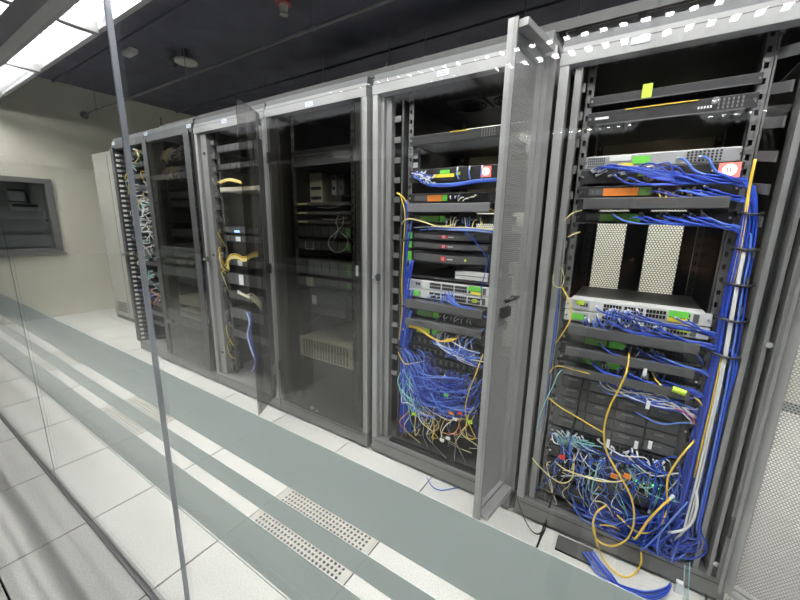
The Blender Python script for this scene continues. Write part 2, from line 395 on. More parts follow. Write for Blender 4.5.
def rack(label, x0, x1, H, xc, rl='rail_dark', frame='frame_grey', header='frame_light', rear='mesh', side='rack_side', postl=True, gap=.022):
    t = thing('server_rack', label, 'rack', ((x0+x1)/2, RF+RD/2, 0), 'row of server racks')
    y0, y1 = RF, RF+RD; fw = .034
    # plinth and floor plate
    bx('plinth', 'plinth_grey', t, x0, x1, y0, y1, .018, .108, .003)
    for fx in (x0+.05, x1-.05):
        for fy in (y0+.06, y1-.06): MB().cyl((fx, fy, 0), (0,0,1), .022, .02, 10).build('levelling_foot', 'black_metal', t)
    bx('plinth_seam', 'vent_dark', t, x0+.02, x1-.02, y0-.0015, y0+.002, .086, .0885)
    # front frame
    bx('front_upright', frame, t, x0, x0+fw, y0, y0+.055, .108, H-.045, .003)
    bx('front_upright', frame, t, x1-fw, x1, y0, y0+.055, .108, H-.045, .003)
    bx('header_bar', header, t, x0, x1, y0-.004, y0+.05, H-.048, H-.004, .002)
    bx('header_lip', header, t, x0+.004, x1-.004, y0+.004, y0+.05, H, H+.017)
    bx('header_gap', 'vent_dark', t, x0+.004, x1-.004, y0+.001, y0+.05, H-.004, H)
    bx('roof', 'roof_grey', t, x0+.004, x1-.004, y0+.012, y1, H+.017, H+.048)
    bx('roof_lining', 'rack_inner', t, x0+.02, x1-.02, y0+.05, y1-.02, H-.01, H-.002)
    # sides
    bx('side_panel', side, t, x0+.002, x0+.012, y0+.055, y1, .108, H)
    bx('side_panel', side, t, x1-.012, x1-.002, y0+.055, y1, .108, H)
    bx('rear_upright', 'rack_dark', t, x0+.012, x0+.06, y1-.05, y1, .108, H-.01)
    bx('rear_upright', 'rack_dark', t, x1-.06, x1-.012, y1-.05, y1, .108, H-.01)
    # 19 inch rails front and back
    for sx in (-1, 1):
        a = xc+sx*.2413; a0, a1 = (a-.004, a+.03) if sx < 0 else (a-.03, a+.004)
        a0, a1 = (a-.018, a+.010) if sx < 0 else (a-.010, a+.018)
        rail(t, a0, a1, YE+.002, .12, H-.02, rl)
        rail(t, a0, a1, YE+.66, .12, H-.02, 'rail_dark')
    if rear == 'mesh':
        xm = xc-.02
        for (a, b) in ((x0+.01, xm), (xm, x1-.01)):
            d = MB().box(a, b, y1+.002, y1+.022, .11, .16).box(a, b, y1+.002, y1+.022, H-.06, H-.01).box(a, max(a+.02, xc-.232) if a < xm else a+.055, y1+.002, y1+.022, .16, H-.06).box(b-.055 if b <= xm else min(b-.02, xc+.2), b, y1+.002, y1+.022, .16, H-.06).build('rear_door', 'rack_dark', t)
            perf_panel('perforated_sheet', 'mesh_rear', d, Vector((a, y1+.012, 0)), UX, Z, .05, b-a-.05, .16, H-.06)
    elif rear == 'solid':
        bx('rear_panel', 'rack_dark', t, x0+.01, x1-.01, y1, y1+.015, .11, H-.01)
    return t
def name_label(t, px, py, m='label_blue'):
    p = P(px, py, RF-.006); a = bx('name_label', m, t, p.x-.03, p.x+.03, RF-.0065, RF-.0042, p.z-.012, p.z+.012)
    for k in range(2): bx('print_line', 'ink', a, p.x-.022, p.x+.012+.008*k, RF-.0071, RF-.0066, p.z+.003-.009*k, p.z+.0055-.009*k)
def latch(t, px, py, black=True):
    p = P(px, py, RF-.004)
    MB().cyl((p.x, RF-.02, p.z), (0,1,0), .011, .02, 12).build('latch_knob', 'chrome', t)
    if black: bx('latch_plate', 'black_plastic', t, p.x+.012, p.x+.034, RF-.012, RF, p.z-.02, p.z+.02, .003)

RA = rack('dark server rack at the end of the row by the beige wall', -4.33, -3.675, 2.085, -4.0, 'rail_dark', 'post_dark', 'post_dark', 'solid', 'rack_dark')
RB = rack('dark-framed server rack with closed tinted glass, second from the end wall', -3.67, -2.89, 2.085, -3.28, 'rail_dark', 'post_dark', 'post_dark', 'solid', 'rack_dark')
RC = rack('grey server rack with its tinted glass leaf swung open', -2.878, -2.05, 2.07, -2.46, rear='none')
RDk = rack('grey server rack behind a closed tinted glass door', -2.043, -1.235, 2.075, -1.64, rear='mesh')
RE = rack('grey server rack with a perforated door leaf swung open', -1.197, -.345, 2.072, -.765)
RG = rack('grey server rack with a thick blue cable bundle down its side', -.315, .465, 2.032, .035, 'rail_steel')
for t, x, y in ((RA,113,143.5),(RB,145.5,134),(RC,224,121),(RC,188.5,126),(RDk,309,104),(RE,443,72.5)): name_label(t, x, y)
p = P(641, 39.5, RF-.006)
a = bx('name_label', 'label_blue', RG, p.x-.028, p.x+.028, RF-.0065, RF-.0042, p.z-.011, p.z+.011)
for t, x, y in ((RA,134,252),(RB,160,258),(RC,206,259),(RDk,268,266),(RC,268,270),(RE,375,277)): latch(t, x, y)
for x, y in ((769,345),(716,564),(716,100)):
    q = P(x, y, RF-.01); MB().cyl((q.x, RF-.012, q.z), (0,1,0), .010, .012, 10).build('screw_head', 'chrome', RG)

bx('rear_backlit_sheet', 'backlit_sheet', RG, -.25, .32, 2.45, 2.455, 1.50, 1.90)  # added sheet, stands in for dim even light through the rear mesh
bx('rear_backlit_sheet', 'backlit_sheet', RE, -1.02, -.40, 2.45, 2.455, 1.48, 1.85)
# extra uprights inside the open frames
def inner_post(t, x0, x1, y0, y1, H, m='frame_light'):
    bx('inner_post', m, t, x0, x1, y0, y1, .112, H-.055, .003)
inner_post(RE, -1.142, -1.108, 1.625, 1.665, 2.072)
inner_post(RE, -1.163, -1.147, 1.61, 1.65, 2.072, 'frame_grey')
inner_post(RC, -2.83, -2.755, 1.60, 1.66, 2.07, 'frame_light')
for z in (.30, 1.12, 1.88): MB().cyl((-2.79, 1.602, z), (0,-1,0), .012, .008, 10).build('lock_hole', 'black_plastic', RC)
inner_post(RG, -.262, -.236, 1.60, 1.64, 2.032, 'frame_light')
inner_post(RDk, -1.985, -1.95, 1.61, 1.66, 2.075, 'rack_side')
inner_post(RDk, -1.335, -1.275, 1.61, 1.65, 2.075, 'rack_side')
# right flank of the rightmost rack: stepped uprights and a side wall with slots
for (a, b, y0, y1, m) in ((.362,.378,1.588,1.66,'frame_light'), (.378,.402,1.64,1.66,'rack_dark'), (.402,.413,1.575,1.64,'frame_light')):
    bx('flank_profile', m, RG, a, b, y0, y1, .11, 1.985)
for k in range(6):
    z = .30+.29*k
    MB().prism([(.4495, 1.70+dx, z+dz) for dx, dz in ((.02,0),(.12,0),(.14,.02),(.14,.2),(.12,.22),(.02,.22),(0,.2),(0,.02))], (-.004,0,0)).build('side_slot', 'port_black', RG)
# vertical cable managers: slats (rack with the open glass leaf), white fingers elsewhere
for k in range(20):
    z = .17+.093*k
    bx('manager_slat', 'rail_dark', RC, -2.752, -2.705, 1.628, 1.70, z, z+.035)
bx('manager_spine', 'rack_dark', RC, -2.755, -2.745, 1.66, 1.75, .12, 2.0)
for k in range(40):
    z = .14+.047*k
    bx('manager_finger', 'device_white', RA, -4.275, -4.25, 1.575, 1.60, z, z+.019)
    bx('manager_finger', 'rail_steel', RA, -4.235, -4.22, 1.60, 1.65, z, z+.016)
for k in range(15):
    z = .52+.0985*k
    b = MB().prism([(.335,1.60,z),(.335,1.60,z+.032),(.30,1.66,z+.045),(.30,1.66,z+.013)], (.006,0.004,0)).build('manager_finger', 'rail_steel', RG)
    bx('manager_finger', 'rail_steel', RG, -.262, -.225, 1.635, 1.642, z, z+.03)
    bx('manager_finger', 'rail_steel', RE, -1.10, -1.06, 1.64, 1.647, z, z+.028)
bx('manager_spine', 'rail_dark', RG, .296, .302, 1.655, 1.72, .12, 1.98)
bx('manager_spine', 'rack_dark', RE, -1.06, -1.05, 1.65, 1.72, .12, 2.0)
# fan grilles under the roof of the rack with the perforated leaf
for k in range(2):
    cx = -.86+.22*k
    bx('fan_plate', 'bezel_grey', RE, cx-.10, cx+.10, 1.95, 2.15, 2.045, 2.06)
    for r in (.085, .06, .035):
        ring = MB(); n = 20
        ring.tube([(cx+r*math.cos(2*math.pi*i/n), 2.05+r*math.sin(2*math.pi*i/n), 2.042) for i in range(n+1)], .004, 5); ring.build('fan_ring', 'black_metal', RE)
# lower crossbars
bx('base_strip', 'device_black', RE, -1.08, -.50, 1.60, 1.635, .110, .122)
bx('base_strip', 'rail_dark', RG, -.25, .35, 1.62, 1.66, .110, .125)

# ------------------------------------------------------------------ doors
def tinted_door(t, x0, x1, H, y=RF-.014):
    d = bx('door', 'tinted_glass', t, x0, x1, y-.003, y+.003, .115, H-.052)
    return d
d = tinted_door(RDk, -2.012, -1.268, 2.075)
for z in (.35, 1.75): bx('hinge', 'black_plastic', d, -2.02, -2.0, RF-.024, RF-.01, z, z+.07, .003)
MB().box(-1.29, -1.275, RF-.03, RF-.017, 1.10, 1.16).build('door_lock', 'chrome', d)
d = tinted_door(RB, -3.645, -2.935, 2.085)
bx('door_edge', 'post_dark', d, -3.67, -3.60, RF-.024, RF-.0165, .115, 2.05)
bx('door_edge', 'post_dark', d, -2.99, -2.91, RF-.024, RF-.0165, .115, 2.05)
MB().box(-3.66, -3.60, RF-.05, RF-.024, 1.02, 1.05).build('door_handle', 'rail_steel', d)
MB().box(-3.60, -3.53, RF-.04, RF-.018, .44, .465).build('door_clip', 'rail_steel', d)
bx('door_edge', 'post_dark', RA, -4.345, -4.285, RF-.02, RF, .112, 2.05)
MB().box(-4.34, -4.24, RF-.05, RF-.02, 1.02, 1.045).build('door_handle', 'rail_steel', RA)
# opened glass leaf
hin = Vector((-2.085, 1.56, 0)); fre = Vector((-1.94, 1.318, 0)); u = (fre-hin); L = u.length; u.normalize(); wv = u.cross(Z)
d = MB().obox(hin, u, Z, wv, 0, L, .125, 2.06, -.003, .003).build('door', 'tinted_glass', RC)
MB().obox(hin, u, Z, wv, -.01, .045, .125, 2.055, -.008, -.0032).build('hinge_stile', 'rack_dark', d)
for z in (.3, 1.9): MB().obox(hin, u, Z, wv, -.02, .03, z, z+.08, -.016, -.0085).build('hinge', 'chrome', d)
MB().obox(hin, u, Z, wv, L-.028, L-.006, .14, .20, -.012, -.0032).build('door_stop', 'rail_steel', d)
# opened perforated leaf
def mesh_leaf(t, hin, fre, z0, z1, flip, dp=.04):
    u = (fre-hin); L = u.length; u.normalize(); wv = u.cross(Z)*flip; fw = .035
    d = MB().obox(hin,u,Z,wv,0,fw,z0,z1,0,.022).obox(hin,u,Z,wv,L-fw,L,z0,z1,0,.02).obox(hin,u,Z,wv,fw,L-fw,z0,z0+.04,0,.022).obox(hin,u,Z,wv,fw,L-fw,z1-.06,z1,0,.022).build('door', 'frame_grey', t)
    MB().obox(hin,u,Z,wv,fw,L-.012,z0+.01,z0+.034,.0225,dp).build('door_rail', 'frame_grey', d, .002)
    MB().obox(hin,u,Z,wv,fw,L-.012,z1-.03,z1-.006,.0225,dp).build('door_rail', 'frame_grey', d, .002)
    MB().obox(hin,u,Z,wv,.004,.012,z0,z1,.0225,dp).build('door_return', 'frame_light', d)
    MB().obox(hin,u,Z,wv,L-.008,L,z0,z1,.0205,.034).build('door_return', 'frame_light', d)
    perf_panel('perforated_sheet', 'mesh_front', d, hin+wv*.006, u, Z, fw, L-fw, z0+.045, z1-.06)
    return d, u, wv, L
d, u, wv, L = mesh_leaf(RE, Vector((-.392, 1.60, 0)), Vector((-.437, 1.315, 0)), .13, 2.06, -1, .065)
hb = Vector((-.392, 1.60, 0))
MB().tube([hb+u*.13+Z*1.105+wv*.02, hb+u*.13+Z*1.11+wv*.05, hb+u*.20+Z*1.112+wv*.05, hb+u*.205+Z*1.10+wv*.03], .008, 8).build('handle', 'black_plastic', d)
MB().obox(hb,u,Z,wv,.14,.20,1.03,1.07,.01,.03).build('lock_case', 'black_plastic', d)
for z in (.5, 1.5): MB().obox(hb,u,Z,wv,L-.02,L-.012,z,z+.012,.0225,.027).build('leaf_screw', 'chrome', d)
d, u, wv, L = mesh_leaf(RG, Vector((.445, 1.575, 0)), Vector((.81, 1.42, 0)), .09, 1.985, 1)
bx('hinge', 'rail_dark', RG, .43, .448, 1.57, 1.59, .3, .38); bx('hinge', 'rail_dark', RG, .43, .448, 1.57, 1.59, 1.6, 1.68)

# ------------------------------------------------------------------ mounted equipment
YF = YE-.012
ORD = 'first second third fourth fifth sixth seventh eighth ninth tenth eleventh twelfth thirteenth fourteenth fifteenth sixteenth seventeenth'.split()
def unit(name, label, cat, xc, z0, z1, chas='device_black', face=None, depth=.42, group=None, bev=.0015, fw=.4826, yo=0.0):
    t = thing(name, label, cat, (xc, YE+yo, z0), group)
    bx('chassis', chas, t, xc-min(.22, fw/2), xc+min(.22, fw/2), YE+yo, YE+yo+depth, z0+.001, z1-.001)
    bx('faceplate', face or chas, t, xc-fw/2, xc+fw/2, YF+yo, YE+yo-.0005, z0, z1, bev)
    for s in (-1, 1):
        if fw > .45: MB().cyl((xc+s*.2325, YF+yo-.003, (z0+z1)/2), (0,1,0), .005, .003, 8).build('screw', 'chrome', t)
    return t
def ports(t, xc, a, b, z0, z1, cols, rows, m='port_black', nm='port_block', yo=0.0, fill=.74):
    bb = MB(); pw = (b-a)/cols; ph = (z1-z0)/rows
    for i in range(cols):
        for j in range(rows):
            x, z = xc+a+pw*(i+.5), z0+ph*(j+.5)
            bb.box(x-pw*fill/2, x+pw*fill/2, YF+yo-.0022, YF+yo+.001, z-ph*.36, z+ph*.36)
    return bb.build(nm, m, t)
def stick(t, xc, a, b, z0, z1, m, nm='sticker', yo=0.0):
    return bx(nm, m, t, xc+a, xc+b, YF+yo-.0035, YF+yo-.0004, z0, z1)
def switch(label, xc, z0, z1, col='device_black', lab=(), group=None, tray=True, ports_to=.21):
    t = unit('network_switch', label, 'switch', xc, z0, z1, col, depth=.36, group=group)
    h = z1-z0
    for k in range(4):
        a = -.10+.075*k
        ports(t, xc, a, a+.068, z0+h*.14, z1-h*.14, 6, 2)
    bx('port_surround', 'bezel_grey' if col == 'device_black' else 'device_silver', t, xc-.205, xc-.11, YF-.002, YF-.0004, z0+h*.2, z1-h*.2)
    ports(t, xc, -.20, -.115, z0+h*.3, z1-h*.3, 5, 1, 'rail_dark' if col == 'device_black' else 'port_black', 'indicator_row', fill=.5)
    for (a, b, m) in lab: stick(t, xc, a, b, z0+h*.12, z1-h*.2, m)
    if tray: bx('front_lip', 'rail_steel', t, xc-.235, xc+.235, YF-.012, YF+.001, z0-.0045, z0-.001)
    return t
def manager(label, xc, z0, z1, m='manager_grey', group=None):
    t = thing('cable_manager', label, 'cable manager', (xc, YE, z0), group)
    bx('back_plate', 'device_black', t, xc-.2413, xc+.2413, YF, YE-.0005, z0, z1)
    bx('cover', m, t, xc-.215, xc+.215, YF-.055, YF-.05, z0+.002, z1-.002, .002)
    for k in range(2): bx('cover_rim', 'rail_steel' if k else m, t, xc-.215, xc+.215, YF-.0495, YF-.0005, (z0+.002, z1-.0045)[k], (z0+.0045, z1-.002)[k])
    for s in (-.208, 0, .208): bx('bracket', 'device_black', t, xc+s-.004, xc+s+.004, YF-.0495, YF-.0005, z0+.005, z1-.006)
    return t
# --- rightmost rack (xc .035)
x = .035; G = 'in the blue-bundle rack'
t = unit('blank_panel', 'black rack shelf carrying a lime sticky note at top of blue-bundle rack', 'shelf', x, 1.845, 1.878, 'device_black')
stick(t, x, -.075, -.045, 1.85, 1.895, 'sticker_lime', 'sticky_note'); bx('front_edge', 'bezel_grey', t, x-.22, x+.22, YF-.006, YF-.0004, 1.845, 1.849)
t = unit('network_appliance', 'black appliance with vent holes and yellow top edge in blue-bundle rack', 'appliance', x, 1.778, 1.822, 'device_black')
bx('yellow_edge', 'cable_yellow', t, x-.12, x+.09, YF-.004, YF-.0004, 1.8185, 1.8215)
ports(t, x, .14, .21, 1.783, 1.818, 6, 3, 'rail_steel', 'vent_holes', fill=.35); ports(t, x, .09, .13, 1.79, 1.80, 5, 1, 'sticker_white', 'printed_mark', fill=.6)
stick(t, x, -.215, -.17, 1.795, 1.803, 'sticker_white', 'printed_mark'); bx('front_lip', 'rail_steel', t, x-.21, x+.21, YF-.012, YF+.001, 1.774, 1.7775)
t = unit('firewall', 'silver firewall with dotted vents and green and yellow stickers in blue-bundle rack', 'firewall', x, 1.622, 1.668, 'device_silver', yo=.03)
for (a, b) in ((-.225,-.165), (.085,.185)): ports(t, x, a, b, 1.626, 1.664, 9, 4, 'vent_dark', 'vent_holes', yo=.03, fill=.55)
stick(t, x, -.15, -.08, 1.646, 1.664, 'sticker_white', yo=.03); stick(t, x, -.075, -.02, 1.632, 1.658, 'sticker_green', yo=.03); stick(t, x, -.12, -.07, 1.624, 1.636, 'sticker_yellow', yo=.03)
t = unit('network_appliance', 'black appliance with a glowing red badge under the silver firewall', 'appliance', x, 1.562, 1.615, 'device_black')
bx('badge_holder', 'badge_red', t, .212, .268, YF-.004, YF-.0004, 1.567, 1.614)
MB().cyl((.24, YF-.004, 1.59), (0,-1,0), .019, .003, 18).build('glowing_badge', 'badge_pink', t)
for k in range(2): bx('badge_mark', 'badge_red', t, .232+.008*k, .236+.008*k, YF-.0085, YF-.0071, 1.582, 1.598)
stick(t, x, .03, .06, 1.575, 1.588, 'sticker_lime'); stick(t, x, -.05, .005, 1.583, 1.592, 'sticker_dull_green')
switch('black switch with orange label strip and yellow plugs in blue-bundle rack', x, 1.51, 1.552, 'device_black', ((-.155,-.04,'sticker_orange'), (-.038,.0,'sticker_dull_green')))
manager('dark cable manager above the rear mesh gap in blue-bundle rack', x, 1.463, 1.505, 'device_grey')
switch('black switch with green label strip just above the rear mesh gap in blue-bundle rack', x, 1.414, 1.457, 'device_black', ((-.155,-.06,'sticker_dull_green'), (-.058,-.02,'sticker_green')))
def white_switch(label, xc, z0, z1, stickers):
    t = unit('network_switch', label, 'switch', xc, z0, z1, 'device_grey', 'device_white', depth=.38)
    h = z1-z0; bx('front_hood', 'device_white', t, xc-.221, xc+.221, YE, YE+.06, z1-.002, z1+.001)
    bx('left_module', 'device_silver', t, xc-.215, xc-.15, YF-.002, YF-.0004, z0+h*.1, z1-h*.1)
    ports(t, xc, -.185, -.155, z0+h*.3, z1-h*.25, 3, 1)
    for k in range(4):
        a = -.10+.072*k; ports(t, xc, a, a+.064, z0+h*.12, z1-h*.14, 6, 2, fill=.8)
    bx('uplink_vent', 'rail_dark', t, xc+.188, xc+.205, YF-.002, YF-.0004, z0+h*.15, z1-h*.15)
    for (a, b, c, e, m) in stickers: stick(t, xc, a, b, z0+h*c, z0+h*e, m)
    return t
white_switch('white switch with bright green and yellow stickers in blue-bundle rack', x, 1.053, 1.100, ((.115,.175,.45,.95,'sticker_green'), (.115,.175,.08,.38,'sticker_yellow'), (-.20,-.17,.5,.9,'sticker_lime')))
white_switch('lower white switch with one lime and one green sticker in blue-bundle rack', x, 1.004, 1.049, ((-.215,-.165,.2,.75,'sticker_green'), (.15,.19,.4,.65,'sticker_lime')))
manager('dark cable manager right under the white switches in blue-bundle rack', x, .955, .998, 'bezel_grey')
switch('black switch with a dull green strip under first manager of blue-bundle rack', x, .908, .95, 'device_black', ((-.15,-.07,'sticker_dull_green'), (-.06,-.005,'sticker_green')))
manager('dark cable manager between two green-labelled switches of blue-bundle rack', x, .864, .902, 'bezel_grey')
switch('black switch with a bright green strip above storage shelf of blue-bundle rack', x, .82, .86, 'device_black', ((-.15,-.08,'sticker_dull_green'), (-.06,-.01,'sticker_green')))
manager('dark cable manager on top of the storage shelf of blue-bundle rack', x, .778, .815, 'bezel_grey')
t = unit('storage_shelf', 'dark drive shelf with rows of carriers behind tangled cables in blue-bundle rack', 'storage', x, .505, .765, 'device_grey', depth=.6)
for r in range(5):
    for c in range(4):
        x0 = x-.215+.108*c; z0 = .513+.05*r
        dr = bx('drive_carrier', 'bezel_grey', t, x0, x0+.102, YF-.008, YF-.0004, z0, z0+.044, .002)
        bx('carrier_handle', 'rail_steel', dr, x0+.02+.01*(c%2), x0+.06, YF-.012, YF-.0085, z0+.028, z0+.036)
for k, (z0, z1) in enumerate(((.455,.50), (.405,.45))):
    t = unit('network_patch_bay', ('patch panel with teal and white leads below drive shelf of blue-bundle rack', 'patch panel half hidden by loose leads near base of blue-bundle rack')[k], 'patch panel', x, z0, z1, 'device_grey', depth=.1)
    ports(t, x, -.2, .2, z0+.006, z1-.006, 24, 2)
t = unit('server', 'black server with bright green indicators near base of blue-bundle rack', 'server', x, .345, .40, 'device_black', depth=.6)
for k, (a, b) in enumerate(((.10,.112),(.13,.137),(.165,.18),(.185,.192))): stick(t, x, a, b, .357, .372+.008*(k%2), 'led_green', 'green_indicator')
ports(t, x, .05, .2, .378, .393, 10, 1, 'rail_dark', 'vent_holes'); bx('front_lip', 'rail_steel', t, x-.2, x+.21, YF-.01, YF+.001, .341, .3445)
t = unit('server', 'plain black server lowest in the blue-bundle rack', 'server', x, .25, .335, 'device_black', depth=.6)
for k in range(5): bx('bay_cover', 'device_grey', t, x-.21+.085*k, x-.13+.085*k, YF-.006, YF-.0004, .257, .328, .002)
t = unit('server', 'dark server on the base plate of the blue-bundle rack under the cables', 'server', x, .15, .235, 'device_grey', depth=.6)
for k in range(5): bx('bay_cover', 'bezel_grey', t, x-.21+.085*k, x-.13+.085*k, YF-.006, YF-.0004, .157, .228, .002)
# --- rack with the perforated leaf (xc -.765)
x = -.765
t = unit('network_appliance', 'black appliance with yellow edge high in perforated-leaf rack', 'appliance', x, 1.778, 1.822, 'device_black')
bx('yellow_edge', 'cable_yellow', t, x-.02, x+.07, YF-.004, YF-.0004, 1.8185, 1.8215); ports(t, x, .13, .2, 1.783, 1.818, 6, 3, 'rail_dark', 'vent_holes', fill=.35)
t = thing('power_strip', 'black power strip with white sockets on left rail of perforated-leaf rack', 'power strip', (-1.0, 1.70, 1.62))
bx('strip_body', 'black_plastic', t, -1.03, -.97, 1.69, 1.74, 1.62, 1.77, .004)
for k in range(3): bx('socket', 'sticker_white', t, -1.015, -.985, 1.686, 1.6895, 1.635+.045*k, 1.66+.045*k)
t = unit('firewall', 'black firewall with lime and yellow stickers and glowing red badge in perforated-leaf rack', 'firewall', x, 1.60, 1.662, 'device_black')
stick(t, x, -.065, -.015, 1.636, 1.652, 'sticker_green'); stick(t, x, -.10, .01, 1.618, 1.634, 'sticker_yellow'); stick(t, x, .02, .04, 1.625, 1.64, 'sticker_lime')
bx('badge_holder', 'badge_red', t, -.622, -.575, YF-.004, YF-.0004, 1.61, 1.656)
MB().cyl((-.598, YF-.004, 1.633), (0,-1,0), .017, .003, 18).build('glowing_badge', 'badge_pink', t)
for k in range(2): bx('badge_mark', 'badge_red', t, -.606+.008*k, -.602+.008*k, YF-.0085, YF-.0071, 1.625, 1.641)
switch('black switch with orange label strip in perforated-leaf rack', x, 1.502, 1.545, 'device_black', ((-.13,-.05,'sticker_orange'), (-.048,-.02,'sticker_green')), tray=False)
manager('wide light grey cable manager bar in perforated-leaf rack', x, 1.452, 1.496)
switch('black switch with olive label strip under light grey bar of perforated-leaf rack', x, 1.402, 1.445, 'device_black', ((-.17,-.06,'sticker_dull_green'), (-.055,-.03,'sticker_green')), tray=False)
for k, (z0, z1) in enumerate(((1.315,1.355), (1.268,1.308), (1.195,1.258))):
    t = unit('server', ('topmost curved-bezel server with red badge, slim, in perforated-leaf rack', 'middle curved-bezel server with red badge, slim, in perforated-leaf rack', 'tall curved-bezel server with red badge and yellow dot in perforated-leaf rack')[k], 'server', x, z0, z1, 'device_black', depth=.6)
    hz = z1-z0
    b = MB(); n = 12
    prof = [(x-.2+.4*i/n, YF-.004-.024*math.sin(math.pi*i/n)) for i in range(n+1)]
    b.prism([(px_, py_, z0+hz*.16+hz*.1*abs(i-n/2)/(n/2)) for i, (px_, py_) in enumerate(prof)]+[(x+.2, YF-.0004, z0+hz*.26), (x-.2, YF-.0004, z0+hz*.26)], (0,0,hz*.55))
    b.build('bezel', 'bezel_grey', t)
    s = bx('red_mark', 'logo_red', t, x-.028, x-.002, YF-.033, YF-.0285, z0+hz*.32, z0+hz*.68)
    MB().tube([(x-.015+.006*math.cos(a*.7), YF-.0335, (z0+hz*.5)+.006*math.sin(a*.7)) for a in range(10)], .0012, 4).build('mark_ring', 'sticker_white', s)
    ports(t, x, .004, .035, z0+hz*.42, z0+hz*.56, 6, 1, 'sticker_white', 'printed_mark', yo=-.0265, fill=.6)
    stick(t, x, -.238, -.215, z0+hz*.1, z0+hz*.9, 'sticker_green')
    if k == 2: MB().cyl((x+.10, YF-.022, z0+hz*.5), (0,-1,0), .006, .003, 10).build('yellow_dot', 'sticker_lime', t)
t = unit('router', 'small white router on a shelf above white switches in perforated-leaf rack', 'router', -.64, 1.130, 1.172, 'device_white', depth=.2, fw=.17)
bx('vent_line', 'rail_dark', t, -.72, -.56, YF-.002, YF-.0004, 1.148, 1.151)
t = unit('rack_shelf', 'thin black shelf under the small white router in perforated-leaf rack', 'shelf', x, 1.117, 1.128, 'device_black', depth=.4)
bx('shelf_edge', 'device_grey', t, x-.22, x+.22, YF-.004, YF-.0004, 1.118, 1.122)
white_switch('upper white switch with green and yellow stickers in perforated-leaf rack', x, 1.058, 1.104, ((.115,.185,.45,.95,'sticker_green'), (.13,.19,.08,.38,'sticker_yellow')))
white_switch('lower white switch with lime square sticker in perforated-leaf rack', x, 1.008, 1.054, ((-.205,-.16,.2,.8,'sticker_green'), (.14,.165,.3,.7,'sticker_lime')))
manager('grey cable manager right under the white switches in perforated-leaf rack', x, .956, 1.0, 'bezel_grey')
switch('black switch with green strip below first lower manager of perforated-leaf rack', x, .906, .95, 'device_black', ((-.17,-.08,'sticker_dull_green'), (-.075,-.04,'sticker_green')), tray=False)
manager('grey cable manager between two green-strip switches of perforated-leaf rack', x, .86, .90, 'bezel_grey')
switch('black switch with lime strip above the blue tangle of perforated-leaf rack', x, .81, .855, 'device_black', ((-.17,-.09,'sticker_lime'), (-.075,-.02,'sticker_green')), tray=False)
for k in range(4):
    z0 = .60+.05*k
    t = unit('network_patch_bay', (ORD[3-k]+' patch bay from the top of four in blue tangle of perforated-leaf rack'), 'patch panel', x, z0, z0+.044, 'device_black', depth=.08, group='patch panels in the blue tangle')
    ports(t, x, -.2, .2, z0+.008, z0+.036, 12, 1, 'rail_steel', 'port_marks', fill=.5); ports(t, x, -.2, .2, z0+.012, z0+.032, 24, 1)
for k in range(2):
    z0 = .37+.1*k
    t = unit('server', ('dark server below the blue tangle in perforated-leaf rack', 'dark server right behind the blue tangle in perforated-leaf rack')[k], 'server', x, z0, z0+.085, 'device_black', depth=.6)
    for q in range(5): bx('bay_cover', 'device_grey', t, x-.21+.085*q, x-.13+.085*q, YF-.006, YF-.0004, z0+.007, z0+.078, .002)
# --- rack behind the closed tinted door (xc -1.64)
x = -1.64
for k, (z0, z1, nm, lb) in enumerate(((1.79,1.825,'rack_shelf','upper black shelf behind the closed tinted door'), (1.73,1.765,'rack_shelf','lower black shelf with pale edge behind the closed tinted door'))):
    t = unit(nm, lb, 'shelf', x, z0, z1, 'device_black'); bx('shelf_edge', 'rail_steel', t, x-.22, x+.22, YF-.006, YF-.0004, z0, z0+.008)
for k, (a, b, z0, z1, lb) in enumerate(((-.17,-.06,1.505,1.70,'pale upright cabinet module behind the closed tinted door'), (.02,.06,1.56,1.68,'narrow pale module standing behind the closed tinted door'), (.08,.12,1.56,1.68,'slim grey module beside the narrow pale one behind tinted door'))):
    t = thing('wall_module', lb, 'module', (x+(a+b)/2, 1.75, z0))
    bx('module_body', ('beige_plastic','device_silver','manager_grey')[k], t, x+a, x+b, 1.72, 1.90, z0, z1, .003)
    for q in range(2): bx('module_slot', 'device_black', t, x+a+.01, x+b-.01, 1.7185, 1.7205, z0+.03+.06*q, z0+.05+.06*q)
for k in range(3):
    z0 = 1.495-.055*k
    t = unit('fibre_tray', ('uppermost','middle','lowest')[k]+' thin fibre tray with yellow leads behind the closed tinted door', 'fibre tray', x, z0, z0+.018, 'rail_dark', group='fibre trays behind the tinted door')
    stick(t, x, -.2, -.12, z0+.004, z0+.014, 'cable_pale_yellow', 'lead_row')
for k, (z0, z1) in enumerate(((1.30,1.37),(1.22,1.28),(1.06,1.16),(.985,1.04))):
    t = unit('server', ('black server with grey ring of leads behind tinted door', 'black server with pale sticker behind tinted door', 'grey two-unit server with chrome latch behind tinted door', 'black server with a beige module behind tinted door')[k], 'server', x, z0, z1, 'device_black' if k != 2 else 'device_grey', depth=.6)
    for q in range(6): bx('bay_cover', 'device_grey' if k != 2 else 'bezel_grey', t, x-.21+.07*q, x-.145+.07*q, YF-.005, YF-.0004, z0+.005, z1-.005)
    if k == 1: stick(t, x, -.15, -.07, z0, z0+.05, 'sticker_white')
    if k == 3: bx('beige_module', 'beige_plastic', t, x-.13, x-.07, YF-.02, YF-.0055, .985, 1.04)
    if k == 2: stick(t, x, -.10, -.07, 1.10, 1.14, 'chrome', 'latch')
    stick(t, x, .205, .235, z0+.01, z1-.01, 'sticker_dull_green')
t = unit('server', 'big dark server with white corner sticker low behind tinted door', 'server', x, .80, .95, 'device_black', depth=.6)
stick(t, x, -.10, -.06, .86, .92, 'sticker_white'); bx('bay_cover', 'device_grey', t, x-.05, x+.2, YF-.006, YF-.0004, .81, .94)
